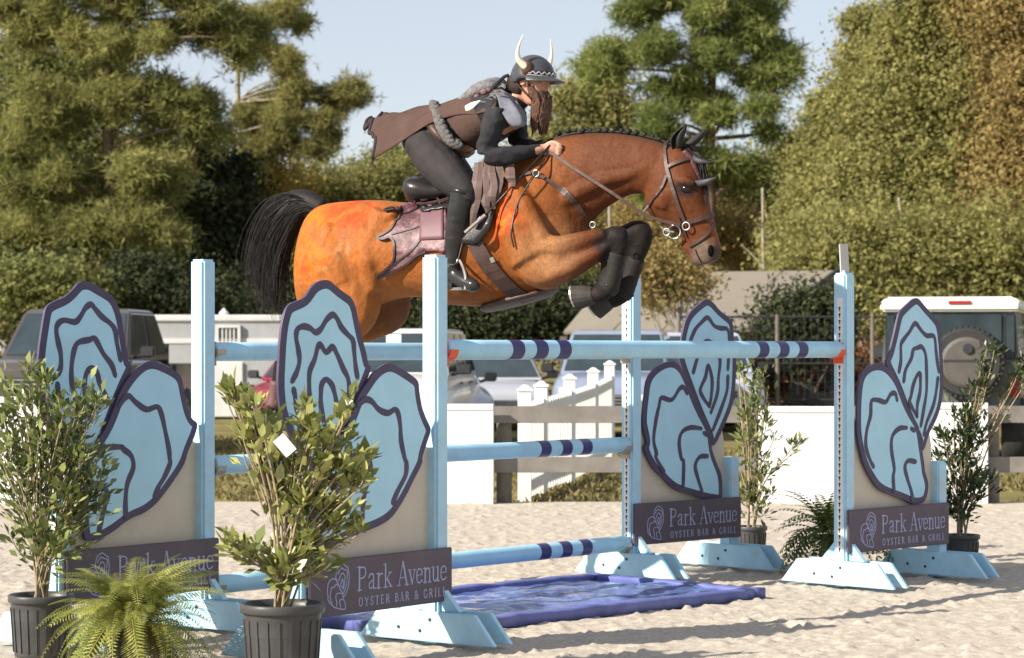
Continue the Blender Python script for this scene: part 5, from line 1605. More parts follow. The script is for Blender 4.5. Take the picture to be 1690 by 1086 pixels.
# breastplate
skin_strap([(838, 298), (862, 290), (884, 288), (915, 306), (945, 332), (962, 352)], .020, 'breastplate', M['leather'], horse, off=.008)
skin_strap([(884, 287), (905, 300), (930, 312), (950, 330), (968, 360)], .012, 'breastplate_strap', M['leather'], horse, off=.012)
def ringlet(c, r, w, name, parent, m=None, ax='y'):
    mb = MB(); pts = [Vector(c) + Vector((r * math.cos(2 * math.pi * k / 16), 0, r * math.sin(2 * math.pi * k / 16))) for k in range(17)]
    return mb.tube(pts, w, 6, caps=False).build(name, m or M['steel'], parent, smooth=True)
ringlet(HS(886, 289, .02), .018, .0035, 'breastplate_ring', horse)
ringlet(HL(978, 371, -.10), .016, .003, 'breastplate_ring', horse)
# bridle
br = skin_strap([(1098, 238), (1099, 258), (1102, 280), (1108, 300), (1118, 335), (1130, 365)], .018, 'cheek_strap', M['leather'], horse, off=.007)
skin_strap([(1101, 277), (1112, 271), (1128, 265), (1140, 262)], .017, 'browband', M['leather'], horse, off=.008)
skin_strap([(1101, 290), (1092, 312), (1080, 328), (1070, 340)], .014, 'throat_lash', M['leather'], horse, off=.007)
skin_strap([(1132, 367), (1150, 363), (1166, 358), (1178, 355)], .022, 'noseband', M['leather'], horse, off=.008)
skin_strap([(1178, 370), (1166, 388), (1150, 400), (1138, 406)], .013, 'flash_strap', M['leather'], horse, off=.007)
skin_strap([(1120, 358), (1128, 376), (1134, 390)], .010, 'cheek_strap', M['leather'], horse, off=.007)
ringlet(HS(1116, 379, .02), .036, .0045, 'bit_ring', horse)
ringlet(HS(1134, 372, .02), .020, .004, 'bit_ring', horse)
ringlet(HL(1100, 383, -.09), .018, .0035, 'bit_ring', horse)
# head-dress horns and spikes on the brow
M['spike'] = mat('charcoal_foam_spike', (.05, .05, .055), .6, .2, 20)
hd = MB(); hd.tube(crom([HL(1128, 250, -.05), HL(1140, 262, -.04), HL(1150, 285, -.03), HL(1155, 300, -.02)], 3), .017, 8); 
hdo = hd.build('brow_decoration', mat('burgundy_scales', (.085, .030, .034), .5, .35, 60, .4, 90), horse, smooth=True)
for a, b_, r in (((1142, 262, -.03), (1172, 268, -.04), .018), ((1148, 304, -.06), (1182, 293, -.10), .020)):
    A_, B_ = HL(*a), HL(*b_)
    MB().tube([A_, A_.lerp(B_, .5) + Vector((0, 0, -.006)), B_], [r, r * .8, .004], 10).build('horn', M['spike'], hdo, smooth=True)
MB().tube([HL(1150, 270, .05), HL(1180, 262, .06)], [.016, .003], 10).build('horn', M['spike'], hdo, smooth=True)
# reins: near rein from the bit to the hand, and the slack bight hanging by the shoulder
HAND = HL(905, 249, -.10)
rn = MB(); a = HS(1110, 383, .02); pts = crom([a, HL(1064, 354, -.13), HL(1010, 318, -.16), HL(955, 283, -.15), HL(925, 263, -.13), HAND], 4)
rr_ = []
for i, p in enumerate(pts):
    d = (pts[min(i + 1, len(pts) - 1)] - pts[max(0, i - 1)]).normalized(); s = d.cross(Vector((0, 1, 0))).normalized()
    rr_.append([p + s * .008 + Vector((0, -.0025, 0)), p + s * .008 + Vector((0, .0025, 0)), p - s * .008 + Vector((0, .0025, 0)), p - s * .008 + Vector((0, -.0025, 0))])
rn.rings(rr_); rno = rn.build('rein', M['leather'], horse)
lp = MB(); lp.tube(crom([HAND, HL(886, 284, -.20), HS(864, 318, .012), HS(851, 350, .012), HS(845, 385, .012), HS(850, 408, .012), HL(842, 300, -.2)][:6], 4), .0045, 6)
lp.build('rein_loop', M['blackleather'], horse, smooth=True)
ng = MB(); ng.tube([HL(1060, 352, -.13), HL(1070, 340, -.09)], .006, 6).tube(crom([HL(1088, 372, -.06), HL(1098, 380, -.09), HL(1112, 383, -.1)], 3), .004, 6); ng.build('curb_chain', M['steel'], horse)

# ------------------------------------------------------------------ rider
PO = HL(720, 320)
person = empty('person', HORG + hX * PO.x + Vector((0, 0, PO.z)), HRZ, 'rider in horned black helmet, false beard and flying brown cape, crouched over the horse', 'person')
def PL(u, v, y=0.0): return HL(u, v, y) - PO
def psect(a, b, w, n=20, sq=2.2, yc=0.0): return [p for p in sect(PL(*a), PL(*b), w, n, sq, yc)]

M['skin'] = mat('skin', (.50, .27, .19), .5, .08, 20, spec=.3)
M['shirt'] = mat('black_shirt', (.026, .025, .029), .8, .25, 16, .5, 24, spec=.2)
M['breech'] = mat('charcoal_breeches', (.030, .026, .027), .75, .12, 14, .35, 16, spec=.2)
M['boot'] = mat('black_riding_boot', (.020, .020, .020), .28, .25, 12, .12, 30)
M['cape'] = mat('brown_cape_cloth', (.082, .050, .041), .85, .15, 10, .35, 40, spec=.15)
M['lining'] = mat('dark_cape_hem', (.028, .022, .024), .85, .2, 20)
M['fur'] = mat('grey_fur_cloth', (.16, .155, .16), .9, .4, 40, .6, 70)
M['hood'] = mat('slate_hood_cloth', (.15, .155, .19), .85, .2, 18, .4, 50)
M['rope'] = mat('grey_rope_scarf', (.11, .105, .10), .9, .4, 60, .6, 90)
M['helmet'] = mat('matt_black_helmet', (.045, .05, .055), .38, .12, 20, .03, 60)
M['horn'] = mat('ivory_horn', (.72, .66, .50), .4, .12, 16, dirt=(.5, .42, .26), dirt_amt=.4)
M['beard'] = mat('brown_false_beard', (.085, .040, .024), .6, .45, 30, .5, 60)
M['darkhair'] = mat('dark_brown_hair', (.03, .018, .013), .55, .3, 30, .4, 60)

def limb(mb, pts, n=14, flat=1.0, k=1.0, m=4):
    p = [PL(u, v, y) for u, v, r, y in pts]
    pp = crom(p, m); rr = [max(.003, q.x * k) for q in crom([Vector((r, 0)) for _, _, r, _ in pts], m)]
    mb.tube(pp, rr, n, flat=flat); return pp

TORSO = [((672, 232), (702, 276), .12), ((676, 218), (742, 276), .165), ((705, 204), (764, 258), .152), ((750, 180), (796, 238), .148), ((788, 158), (832, 222), .172), ((815, 150), (856, 206), .165), ((834, 150), (866, 186), .075)]
THN = [(704, 246, .100, -.10), (722, 268, .108, -.17), (748, 296, .090, -.25), (768, 318, .066, -.29), (770, 334, .060, -.295)]
THF = [(704, 246, .10, .10), (735, 272, .105, .18), (762, 300, .085, .25), (780, 318, .062, .29), (780, 334, .058, .295)]
CAN = [(766, 312, .066, -.295), (762, 335, .066, -.295), (756, 365, .062, -.29), (750, 400, .050, -.285), (747, 430, .041, -.285), (746, 448, .043, -.285)]
CAF = [(778, 312, .064, .295), (776, 340, .064, .30), (770, 375, .058, .30), (764, 415, .045, .295), (760, 448, .043, .295)]
AUN = [(822, 186, .068, -.165), (812, 212, .062, -.215), (804, 238, .055, -.235), (803, 254, .052, -.235)]
AFN = [(803, 254, .052, -.235), (828, 258, .050, -.215), (860, 253, .043, -.16), (893, 246, .031, -.095)]
AUF = [(846, 180, .066, .165), (852, 212, .060, .20), (856, 238, .052, .20)]
AFF = [(856, 240, .050, .20), (880, 244, .042, .13), (903, 241, .031, .06)]

bodym = MB()
bodym.rings(resample([psect(a, b, w * .93) for a, b, w in TORSO], 3))
for L in (THN, THF, CAN, CAF, AUN, AFN, AUF, AFF): limb(bodym, L, k=.86)
# neck and head, turned a little more towards the arena side
HY = R(10)
HC = PL(878, 128)
def HD(x, y, z):
    """head frame: x ahead, y left, z up; tipped a little down"""
    c, s = math.cos(-HY), math.sin(-HY)
    t = R(6); x2 = x * math.cos(t) + z * math.sin(t); z2 = -x * math.sin(t) + z * math.cos(t)
    return HC + Vector((x2 * c - y * s, x2 * s + y * c, z2))
bodym.tube([PL(842, 176), PL(856, 160), HD(-.03, 0, -.05)], [.062, .056, .055], 14)
rs = []
for z, xf, xb, w in ((-.155, .062, -.0, .020), (-.14, .082, -.02, .044), (-.105, .090, -.055, .056), (-.06, .094, -.085, .066), (-.01, .098, -.098, .072), (.04, .096, -.10, .073), (.08, .075, -.085, .062), (.105, .03, -.04, .03)):
    c = (xf + xb) / 2; a = (xf - xb) / 2
    rs.append([HD(c + a * math.cos(q) * (1 if math.cos(q) < 0 else .97), w * math.copysign(abs(math.sin(q)) ** .85, math.sin(q)), z) for q in [2 * math.pi * k / 24 for k in range(24)]])
bodym.rings(resample(rs, 3))
bodym.tube([HD(.090, 0, .012), HD(.104, 0, -.018), HD(.119, 0, -.045), HD(.100, 0, -.056)], [.009, .011, .0145, .010], 8)       # nose
bodym.tube([HD(.094, -.04, .018), HD(.099, 0, .020), HD(.094, .04, .018)], [.010, .012, .010], 8)                                # brow
bodym.tube([HD(.092, -.024, -.086), HD(.103, 0, -.083), HD(.092, .024, -.086)], [.007, .010, .007], 8)                           # lips
for s in (-1, 1):
    bodym.tube([HD(.070, s * .046, -.035), HD(.085, s * .032, -.04)], [.018, .014], 8)
    bodym.rings([[HD(-.005 + a * .024 * math.cos(q), s * (.072 + b), -.02 + a * .034 * math.sin(q)) for q in [2 * math.pi * k / 12 for k in range(12)]] for a, b in ((.5, -.006), (1, .006), (.9, .014), (.5, .012))])
# hands: palm, four unequal fingers and a thumb closed round the reins
def hand(wrist, palm, s):
    W_, Pm = PL(*wrist), PL(*palm)
    f = (Pm - W_).normalized(); up = Vector((0, 0, 1)); lat = f.cross(up).normalized(); up = lat.cross(f)
    bodym.tube([W_, W_ + f * .03, W_ + f * .065, W_ + f * .085], [.028, .032, .036, .030], 12, flat=.62, up=up)
    for i, L in enumerate((.036, .041, .038, .031)):
        k0 = W_ + f * .082 + up * (.027 - .018 * i)
        a = k0 + f * L * .55 + lat * s * .012
        b = a + lat * s * L * .62 + f * .004
        c = b - f * L * .60 + lat * s * .004
        bodym.tube([k0 - f * .02, k0 + lat * s * .004, a, b, c], [.0105, .0105, .0100, .0092, .0078], 8)
    t0 = W_ + f * .030 + up * .026
    bodym.tube([t0, t0 + f * .028 + up * .014 + lat * s * .010, t0 + f * .052 + up * .010 + lat * s * .022, t0 + f * .064 + lat * s * .03], [.014, .0125, .011, .009], 8)
hand((893, 246, -.095), (908, 247, -.075), 1)
hand((903, 241, .06), (916, 243, .045), -1)
pbody = remeshed('body', bodym, .0068, 3, [M['skin']], person, .4)
M['eyew'] = mat('eye_white', (.7, .68, .64), .2, .03, 10); M['iris'] = mat('brown_iris', (.05, .025, .015), .15, .1, 10)
for s in (-1, 1):
    e = ball(HD(.083, s * .033, .000), .0135, 8).build('eye', M['eyew'], person, smooth=True)
    ball(HD(.0935, s * .0335, -.001), .0065, 6).build('iris', M['iris'], e, smooth=True)
    MB().tube([HD(.088, s * .018, .020), HD(.093, s * .034, .024), HD(.082, s * .05, .020)], [.003, .004, .002], 6).build('eyebrow', M['darkhair'], person, smooth=True)

# clothes
from mathutils import noise as mnoise
def wrinkle(o, amp, sc, seed, stretch=(1, 1, 1)):
    me_ = o.data; off = Vector((seed * 3.1, seed * 1.7, seed))
    nn = [v.normal.copy() for v in me_.vertices]
    for v, n_ in zip(me_.vertices, nn):
        q = Vector((v.co.x * stretch[0], v.co.y * stretch[1], v.co.z * stretch[2])) * sc + off
        h = 1 - abs(mnoise.noise(q)) * 2.2
        h2 = mnoise.noise(q * 2.3)
        v.co += n_ * amp * (h * .8 + h2 * .4 - .35)
    me_.update()
    return o
sh_ = MB(); sh_.rings(resample([psect(a, b, w * 1.03) for a, b, w in TORSO[1:]], 3))
for L in (AUN, AFN, AUF, AFF): limb(sh_, L, k=1.02)
sh_.tube([PL(842, 180), PL(852, 168), PL(858, 160)], [.07, .066, .062], 14)
wrinkle(remeshed('shirt', sh_, .008, 3, [M['shirt']], person, .4), .0085, 11, 1, (1, .8, 1.5))
for (u0, v0, u1, v1, y, r) in ((795, 226, 820, 222, -.22, .064),):
    pass
br_ = MB(); br_.rings(resample([psect(a, b, w * 1.05) for a, b, w in TORSO[:3]], 3))
for L in (THN, THF): limb(br_, L, k=1.04)
wrinkle(remeshed('breeches', br_, .009, 4, [M['breech']], person, .5), .0055, 8, 2, (1.3, .8, 1))
# seams and pocket flap on the breeches, belt
def rider_bvh(o): return BVHTree.FromPolygons([v.co[:] for v in o.data.vertices], [p.vertices[:] for p in o.data.polygons])
for L, toe, yy in ((CAN, ((748, 462), (776, 470)), -.285), (CAF, ((762, 462), (790, 470)), .295)):
    bt = MB(); pp = limb(bt, L, n=18, k=1.05)
    heel, toep = PL(*toe[0], yy), PL(*toe[1], yy - .05)
    f = (toep - heel).normalized()
    bt.tube([heel - f * .035 + Vector((0, 0, .018)), heel + f * .02 + Vector((0, 0, .022)), heel + f * .10 + Vector((0, 0, .008)), heel + f * .17, heel + f * .20], [.034, .044, .042, .036, .018], 14, flat=.95)
    b_ = wrinkle(remeshed('boot', bt, .0085, 3, [M['boot']], person, .5), .003, 9, 4, (.7, .7, 2.2))
    MB().tube([heel - f * .05 + Vector((0, 0, -.028)), heel + f * .02 + Vector((0, 0, -.026))], [.028, .030], 10, flat=1.0).build('boot_heel', M['boot'], b_)
    # boot top roll
    a = PL(L[0][0], L[0][1] + 1, L[0][3]); d = (PL(L[1][0], L[1][1], L[1][3]) - a).normalized()
    MB().tube([a, a + d * .022], [L[0][2] * 1.10, L[0][2] * 1.10], 18).build('boot_cuff', M['boot'], b_, smooth=True)
    sp_ = MB(); sp_.tube([PL(L[4][0] - 14, L[4][1] + 4, yy), PL(L[4][0], L[4][1] + 8, yy - .05), PL(L[4][0] + 14, L[4][1] + 2, yy)], .006, 6).build('spur_strap', M['leather'], b_, smooth=True)

# brown tunic skirts under the belt, belt, rope scarf
tn = MB(); tn.rings(resample([psect((a[0], a[1] - 3), (b[0], b[1] + 3), w * 1.10) for a, b, w in [((744, 184), (792, 246), .150), ((756, 177), (802, 242), .154), ((776, 166), (818, 232), .160), ((790, 158), (830, 224), .168)]], 4))
tn.build('tunic', M['cape'], person, smooth=True)
bl = MB(); bl.rings([psect((712, 198), (766, 261), .172), psect((722, 193), (775, 255), .170)]); bl.build('belt', M['leather'], person, smooth=True)
sc_ = MB()
rp_ = crom([PL(716, 172, -.03), PL(722, 190, -.12), PL(730, 212, -.185), PL(744, 232, -.195), PL(760, 240, -.175)], 6)
for ph in (0, 2.1, 4.2):
    sc_.tube([p + Vector((.014 * math.cos(i * .9 + ph), 0, .014 * math.sin(i * .9 + ph))) for i, p in enumerate(rp_)], .020, 8)
sc_.build('rope_scarf', M['rope'], person, smooth=True)['kind'] = 'stuff'
# leather tassets hanging from the belt
M['tasset'] = mat('brown_leather_strip', (.095, .058, .050), .55, .25, 14, .2, 30)
for i, (a, m_, e, y) in enumerate((((790, 268), (786, 320), (780, 372), -.30), ((800, 266), (800, 320), (806, 352), -.29), ((808, 268), (812, 310), (812, 345), -.28), ((822, 266), (820, 310), (812, 346), -.26), ((836, 264), (842, 290), (846, 308), -.23))):
    pts = crom([PL(*a, y + .05), PL(*m_, y - .01), PL(*e, y - .02)], 5)
    rr_ = []
    for k, p in enumerate(pts):
        w = .018 + .014 * math.sin(math.pi * min(1, k / len(pts) + .2)); q = .006 * math.sin(k * 1.3 + i)
        rr_.append([p + Vector((-w, q, 0)), p + Vector((0, q + .008, 0)), p + Vector((w, q, 0)), p + Vector((0, q - .008, 0))])
    MB().rings(rr_).build('tasset', M['tasset'], person, smooth=False)

# cape streaming back from the shoulders
up_ = crom([PL(838, 152), PL(800, 160), PL(765, 166), PL(725, 176), PL(685, 187), PL(645, 193), PL(607, 196)], 5)
lo_ = crom([PL(814, 188, -.185), PL(788, 189, -.185), PL(757, 189, -.17), (PL(722, 203, -.165)), PL(690, 219, -.16), PL(656, 234, -.15), PL(620, 252, -.13)], 5)
fa_ = crom([PL(850, 190, .19), PL(820, 196, .20), PL(785, 200, .19), PL(745, 206, .18), PL(705, 210, .17), PL(665, 212, .16), PL(630, 216, .14)], 5)
N = len(up_); K = 45
rows = []
for i in range(N):
    row = []; q = i / (N - 1)
    for k in range(K):
        t = k / (K - 1) * 2 - 1
        side = lo_[i] if t < 0 else fa_[i]; a = abs(t)
        p = up_[i].lerp(side, a)
        bul = math.sin(math.pi * a) * (.035 - .015 * q)
        p = p + Vector((0, (1 if t > 0 else -1) * bul * .6, bul))
        wv = (1 - abs(math.sin(t * 7 + q * 2.2))) * .042 * (.25 + q) - .02 * q + math.sin(t * 21 - q * 6 + 1) * .010 * (.3 + q) + .014 * math.sin(q * 11 + t * 5)
        p = p + Vector((.4 * wv, .3 * wv, wv))
        row.append(p)
    rows.append(row)
cp = MB(); cp.v = [tuple(p) for r in rows for p in r]
for i in range(N - 1):
    for k in range(K - 1):
        cp.f.append([i * K + k, i * K + k + 1, (i + 1) * K + k + 1, (i + 1) * K + k]); cp.mi.append(0)
co_ = cp.build('cape', M['cape'], person, smooth=True, fix=True)
md = co_.modifiers.new('t', 'SOLIDIFY'); md.thickness = .006; md.offset = 0
hm_ = MB(); hm_.tube([rows[-1][k] for k in range(K)], .011, 8); hm_.build('cape_hem', M['lining'], co_, smooth=True)
# ragged corner ties of the cape
MB().tube([rows[-1][0], rows[-1][0] + Vector((-.005, 0, -.03)), rows[-1][0] + Vector((.03, -.02, -.05))], [.010, .008, .004], 6).build('cape_tie', M['lining'], co_, smooth=True)

# slate hood collar folded over the near shoulder, fur and trinkets on the back
hc = MB(); hc.rings(resample([
    [PL(812, 146, -.09), PL(818, 156, -.16), PL(822, 172, -.21), PL(824, 186, -.22), PL(838, 168, -.11), PL(832, 150, -.03)],
    [PL(826, 146, -.09), PL(836, 164, -.16), PL(842, 188, -.21), PL(840, 218, -.225), PL(856, 190, -.14), PL(848, 156, -.04)],
    [PL(836, 156, -.09), PL(850, 172, -.16), PL(862, 190, -.19), PL(864, 216, -.20), PL(872, 198, -.12), PL(858, 168, -.05)],
    [PL(850, 176, -.08), PL(856, 184, -.10), PL(864, 192, -.11), PL(868, 200, -.12), PL(872, 192, -.08), PL(862, 178, -.05)]], 4))
hc.build('hood_collar', M['hood'], person, smooth=True, subd=1)
fur = MB()
for i in range(240):
    a = PL(rg.uniform(765, 832), 0, 0); u = rg.uniform(765, 834); y = rg.uniform(-.15, .15)
    v = 176 - (u - 765) * .52 + (abs(y) / .15) ** 2 * 18
    p = PL(u, v, y); fur.tube([p, p + Vector((-.018, y * .1, .012)), p + Vector((-.040, y * .15, .010 + rg.uniform(-.01, .014)))], [.009, .007, .002], 5, caps=False)
fur.build('fur_mantle', M['fur'], person, smooth=True, fix=False)['kind'] = 'stuff'
mb = MB(); mb.rings(resample([psect((762, 164), (768, 180), .10), psect((790, 140), (800, 172), .13), psect((815, 128), (824, 160), .12), psect((832, 132), (838, 158), .07)], 3)); wrinkle(mb.build('mantle_base', M['fur'], person, smooth=True, subd=0), .010, 14, 6)
MB().tube([PL(770, 180, -.16), PL(780, 174, -.175), PL(793, 166, -.17)], [.022, .019, .004], 10, flat=.5).build('tusk_pendant', M['tag_white'], person, smooth=True)
for u, v, y, r in ((799, 152, -.13, .020), (787, 159, -.14, .016), (806, 149, -.12, .016)):
    ball(PL(u, v, y), r, 8, (1.1, .8, .8)).build('trinket', mat('faded_rose_trinket', (.16, .085, .08), .85, .5, 60), person, smooth=True)
MB().tube(crom([PL(806, 152, -.11), PL(820, 138, -.10), PL(832, 127, -.07), PL(840, 124, -.05)], 3), [.010] * 10, 6, flat=.5).build('strap', M['shirt'], person, smooth=True)

# helmet, horns, visor, harness
hl = MB(); rs = []
for i in range(13):
    th = (math.pi / 2) * (1 - i / 12) ; z = -.005 + .128 * math.sin(th); rr = math.cos(th)
    rs.append([HD(.005 + (.128 if math.cos(q) > 0 else .132) * max(.002, rr) * math.cos(q), .108 * max(.002, rr) * math.sin(q), z - (.022 if math.cos(q) < -.2 else 0) * (i / 12) ** 4) for q in [2 * math.pi * k / 36 for k in range(36)]])
rs.append([HD(.005 + (.124 if math.cos(q) > 0 else .128) * math.cos(q), .104 * math.sin(q), -.014 - (.022 if math.cos(q) < -.2 else 0)) for q in [2 * math.pi * k / 36 for k in range(36)]])

hl2 = MB().rings(rs); hel = hl2.build('helmet', M['helmet'], person, smooth=True)
vz = MB(); rs = []
for off, z in ((.128, .008), (.16, .000), (.190, -.010), (.198, -.014), (.196, -.019), (.16, -.010), (.124, -.004)):
    rs.append([HD(.005 + off * math.cos(q) * (1.0), .112 * math.sin(q) * (1 + (off - .128) * .8), z - .01 * (1 - math.cos(q))) for q in [math.radians(-78 + 156 * k / 18) for k in range(19)]])
v0 = MB(); v0.v = [tuple(p) for r in rs for p in r]
for i in range(len(rs) - 1):
    for k in range(18): v0.f.append([i * 19 + k, i * 19 + k + 1, (i + 1) * 19 + k + 1, (i + 1) * 19 + k]); v0.mi.append(0)
v0.build('visor', M['helmet'], hel, smooth=True)
M['band'] = mat('silver_band', (.5, .5, .52), .35, .2, 30, metal=.4)
bd = MB(); rs = [[HD(.005 + (.128 * rr + .003) * math.cos(q), (.108 * rr + .003) * math.sin(q), z) for q in [math.radians(-75 + 150 * k / 20) for k in range(21)]] for z, rr in ((.010, 1.0), (.034, .97))]
bd.v = [tuple(p) for r in rs for p in r]
for k in range(20): bd.f.append([k, k + 1, 21 + k + 1, 21 + k]); bd.mi.append(0)
bo = bd.build('helmet_band', M['shirt'], hel)
zz = MB()
for k in range(20):
    q0, q1 = math.radians(-75 + 7.5 * k), math.radians(-75 + 7.5 * (k + 1)); za, zb_ = ((.014, .029) if k % 2 else (.029, .014))
    zz.tube([HD(.005 + .132 * math.cos(q0), .112 * math.sin(q0), za), HD(.005 + .132 * math.cos(q1), .112 * math.sin(q1), zb_)], .0035, 5)
zz.build('zigzag_trim', M['band'], bo)
tb = MB(); tb.tube([HD(.005 + .131 * math.cos(q), .111 * math.sin(q), .008) for q in [math.radians(-75 + 150 * k / 20) for k in range(21)]], .003, 5); tb.build('trim_line', M['band'], bo)
for s in (-1, 1):
    b0 = HD(.028, s * .098, .045); ball(b0, .034, 8, (1, .7, 1.25)).build('horn_base', M['beard'], hel, smooth=True)
    h_ = MB(); h_.tube(crom([b0, HD(-.004 if s < 0 else .015, s * .132, .085), HD(-.008 if s < 0 else .018, s * .142, .14), HD(.010 if s < 0 else .010, s * .130, .222)], 5), [.024 - .0225 * k / 15 for k in range(16)], 12)
    h_.build('horn', M['horn'], hel, smooth=True)
hs = MB()
for s in (-1, 1):
    hs.tube(crom([HD(.035, s * .095, -.01), HD(.038, s * .082, -.06), HD(.045, s * .06, -.115), HD(.06, s * .02, -.155)], 3), .006, 6, flat=.6)
    hs.tube(crom([HD(-.05, s * .095, -.02), HD(-.01, s * .084, -.065), HD(.045, s * .06, -.115)], 3), .005, 6, flat=.6)
hs.build('harness', M['leather'], hel, smooth=True)['kind'] = 'stuff'
# dark hair at the nape, long false beard
hr = MB(); hr.rings(resample([[HD(-.03 + .085 * math.cos(q) * k1 - .03, .085 * math.sin(q) * k1, z) for q in [math.radians(60 + 240 * k / 16) for k in range(17)]] for z, k1 in ((.0, 1.0), (-.05, 1.0), (-.09, .85), (-.12, .55))], 2), caps=True)
hr.build('hair', M['darkhair'], person, smooth=True)
bm_ = MB()
core = MB(); core.rings(resample([[HD(cx + a * math.cos(q), b * math.sin(q), z) for q in [2 * math.pi * k / 16 for k in range(16)]] for cx, a, b, z in ((.075, .03, .05, -.072), (.072, .045, .058, -.10), (.075, .040, .050, -.15), (.082, .030, .036, -.21), (.090, .020, .024, -.265), (.090, .009, .010, -.305))], 3))
core.build('beard', M['beard'], person, smooth=True)
bs = MB()
for i in range(200):
    q = rg.uniform(-2.4, 2.4); z0 = rg.uniform(-.09, -.18); L = rg.uniform(.08, .15)
    pts = []
    for k in range(6):
        z = z0 - L * k / 5; w = 1.04 - .35 * max(0, (-z - .2) / .15); 
        pts.append(HD(.078 + .044 * w * math.cos(q) + .004 * math.sin(k * 2 + i), .054 * w * math.sin(q) + .004 * math.cos(k * 2 + i), z))
    bs.tube(pts, [.0052, .006, .006, .0052, .004, .0015], 5, caps=False)
for s in (-1, 1):
    for i in range(18):
        t = i / 17; a = HD(.02 + .06 * t, s * (.078 - .02 * t), -.03 - .05 * t); bs.tube([a, a + Vector((.01, s * .006, -.03)), a + Vector((.02, 0, -.075))], [.006, .006, .002], 5, caps=False)
bs.build('beard_strands', M['beard'], person, smooth=True, fix=False)['kind'] = 'stuff'

# stirrup irons and leathers belong to the saddle
for yy, x0, x1 in ((-.30, 0, 0), (.31, 16, 14)):
    st = MB(); pts = [HL(746 + x1, 478, yy + .06 - .02), HL(744 + x1, 455, yy + .05), HL(752 + x1, 436, yy), HL(756 + x1, 428, yy), HL(762 + x1, 436, yy - .01), HL(768 + x1, 455, yy - .05), HL(768 + x1, 478, yy - .06)]
    st.tube(crom(pts, 4), .008, 8); st.box(((pts[0] + pts[-1]) / 2 + Vector((0, 0, .004))), (.11, .05, .014), rz=R(-40))
    so_ = st.build('stirrup', M['steel'], sdo, smooth=False)
    MB().bar(HL(774 + x0, 362, yy + .01), HL(757 + x1, 430, yy), .006, .024, up=(0, 1, 0)).build('stirrup_leather', M['leather'], so_)

# jumping whip in the near hand
wp = empty('riding_whip', HORG + hX * HL(890, 262).x + Vector((0, 0, HL(890, 262).z)), HRZ, 'thin riding whip with pale flap held in the rider\'s near hand beside the saddle', 'whip')
WO = HL(890, 262)
w0, w1, w2 = HL(908, 240, -.085) - WO, HL(800, 356, -.36) - WO, HL(768, 384, -.38) - WO
MB().tube([w0, w0.lerp(w1, .5), w1], [.0075, .006, .005], 8).build('shaft', M['blackleather'], wp, smooth=True)
MB().bar(w1.lerp(w2, -.05), w2, .012, .030, up=(0, 1, 0)).build('flap', mat('pale_whip_flap', (.24, .22, .20), .6, .1, 20), wp)

# ------------------------------------------------------------------ potted plants
LF = {
 'bush': leaf_mat('glossy_shrub_leaves', (.06, .095, .025), (.30, .33, .12), .32, .22, .5),
 'bush2': leaf_mat('yellow_green_shrub_leaves', (.085, .125, .025), (.44, .44, .16), .32, .25, .5),
 'bush3': leaf_mat('dark_shrub_leaves', (.016, .032, .010), (.085, .11, .035), .35, .2, .5),
 'fern': leaf_mat('fern_fronds', (.11, .15, .025), (.44, .44, .12), .5, .3),
 'fern2': leaf_mat('dark_fern_fronds', (.05, .09, .02), (.20, .24, .06), .5, .3),
 'dead': leaf_mat('dry_fern_fronds', (.12, .06, .025), (.28, .16, .07), .8, .2),
}
def pot(o, r, h, ribs=True):
    mb = MB()
    mb.lathe([(0, .004), (r * .80, 0), (r * .82, .02), (r * .93, h * .86), (r * .94, h * .88), (r * 1.0, h * .885), (r * 1.02, h * .90), (r * 1.02, h * .985), (r * 1.0, h), (r * .95, h), (r * .93, h * .90), (r * .90, h * .6)], n=40)
    p = mb.build('pot', M['pot'], o, smooth=False)
    for pl_ in p.data.polygons: pl_.use_smooth = True
    if ribs:
        rb = MB()
        for k in range(20):
            a = 2 * math.pi * k / 20
            rb.bar((math.cos(a) * r * .835, math.sin(a) * r * .835, .03), (math.cos(a) * r * .925, math.sin(a) * r * .925, h * .8), .012, .008, up=(math.cos(a), math.sin(a), 0))
        q = rb.build('rib', M['pot'], p); q['kind'] = 'stuff'
    mb = MB(); n = 28; mb.add([(0, 0, h * .93)] + [(r * .93 * math.cos(2 * math.pi * k / n), r * .93 * math.sin(2 * math.pi * k / n), h * .90) for k in range(n)], [(0, 1 + k, 1 + (k + 1) % n) for k in range(n)])
    mb.build('soil', M['soil'], o)
    return p

def leaf_mesh(name, m, L, W, tint, curl):
    me = bpy.data.meshes.new(name)
    vs = [(0, 0, 0), (L * .35, W * .5, curl * .3), (L * .35, 0, -W * .10), (L * .35, -W * .5, curl * .3), (L * .72, W * .38, curl * .6), (L * .72, 0, curl * .3 - W * .1), (L * .72, -W * .38, curl * .6), (L, 0, curl)]
    fs = [(0, 2, 1), (0, 3, 2), (1, 2, 5, 4), (2, 3, 6, 5), (4, 5, 7), (5, 6, 7)]
    me.from_pydata(vs, [], fs); me.update()
    at = me.attributes.new('tint', 'FLOAT', 'FACE'); at.data.foreach_set('value', [tint] * 6)
    me.materials.append(m)
    me.polygons.foreach_set('use_smooth', [True] * 6)
    return me

def basis(d, up):
    d = d.normalized(); s = up.cross(d)
    if s.length < 1e-4: s = d.orthogonal()
    s.normalize(); t = d.cross(s)
    return Matrix((d, s, t)).transposed()

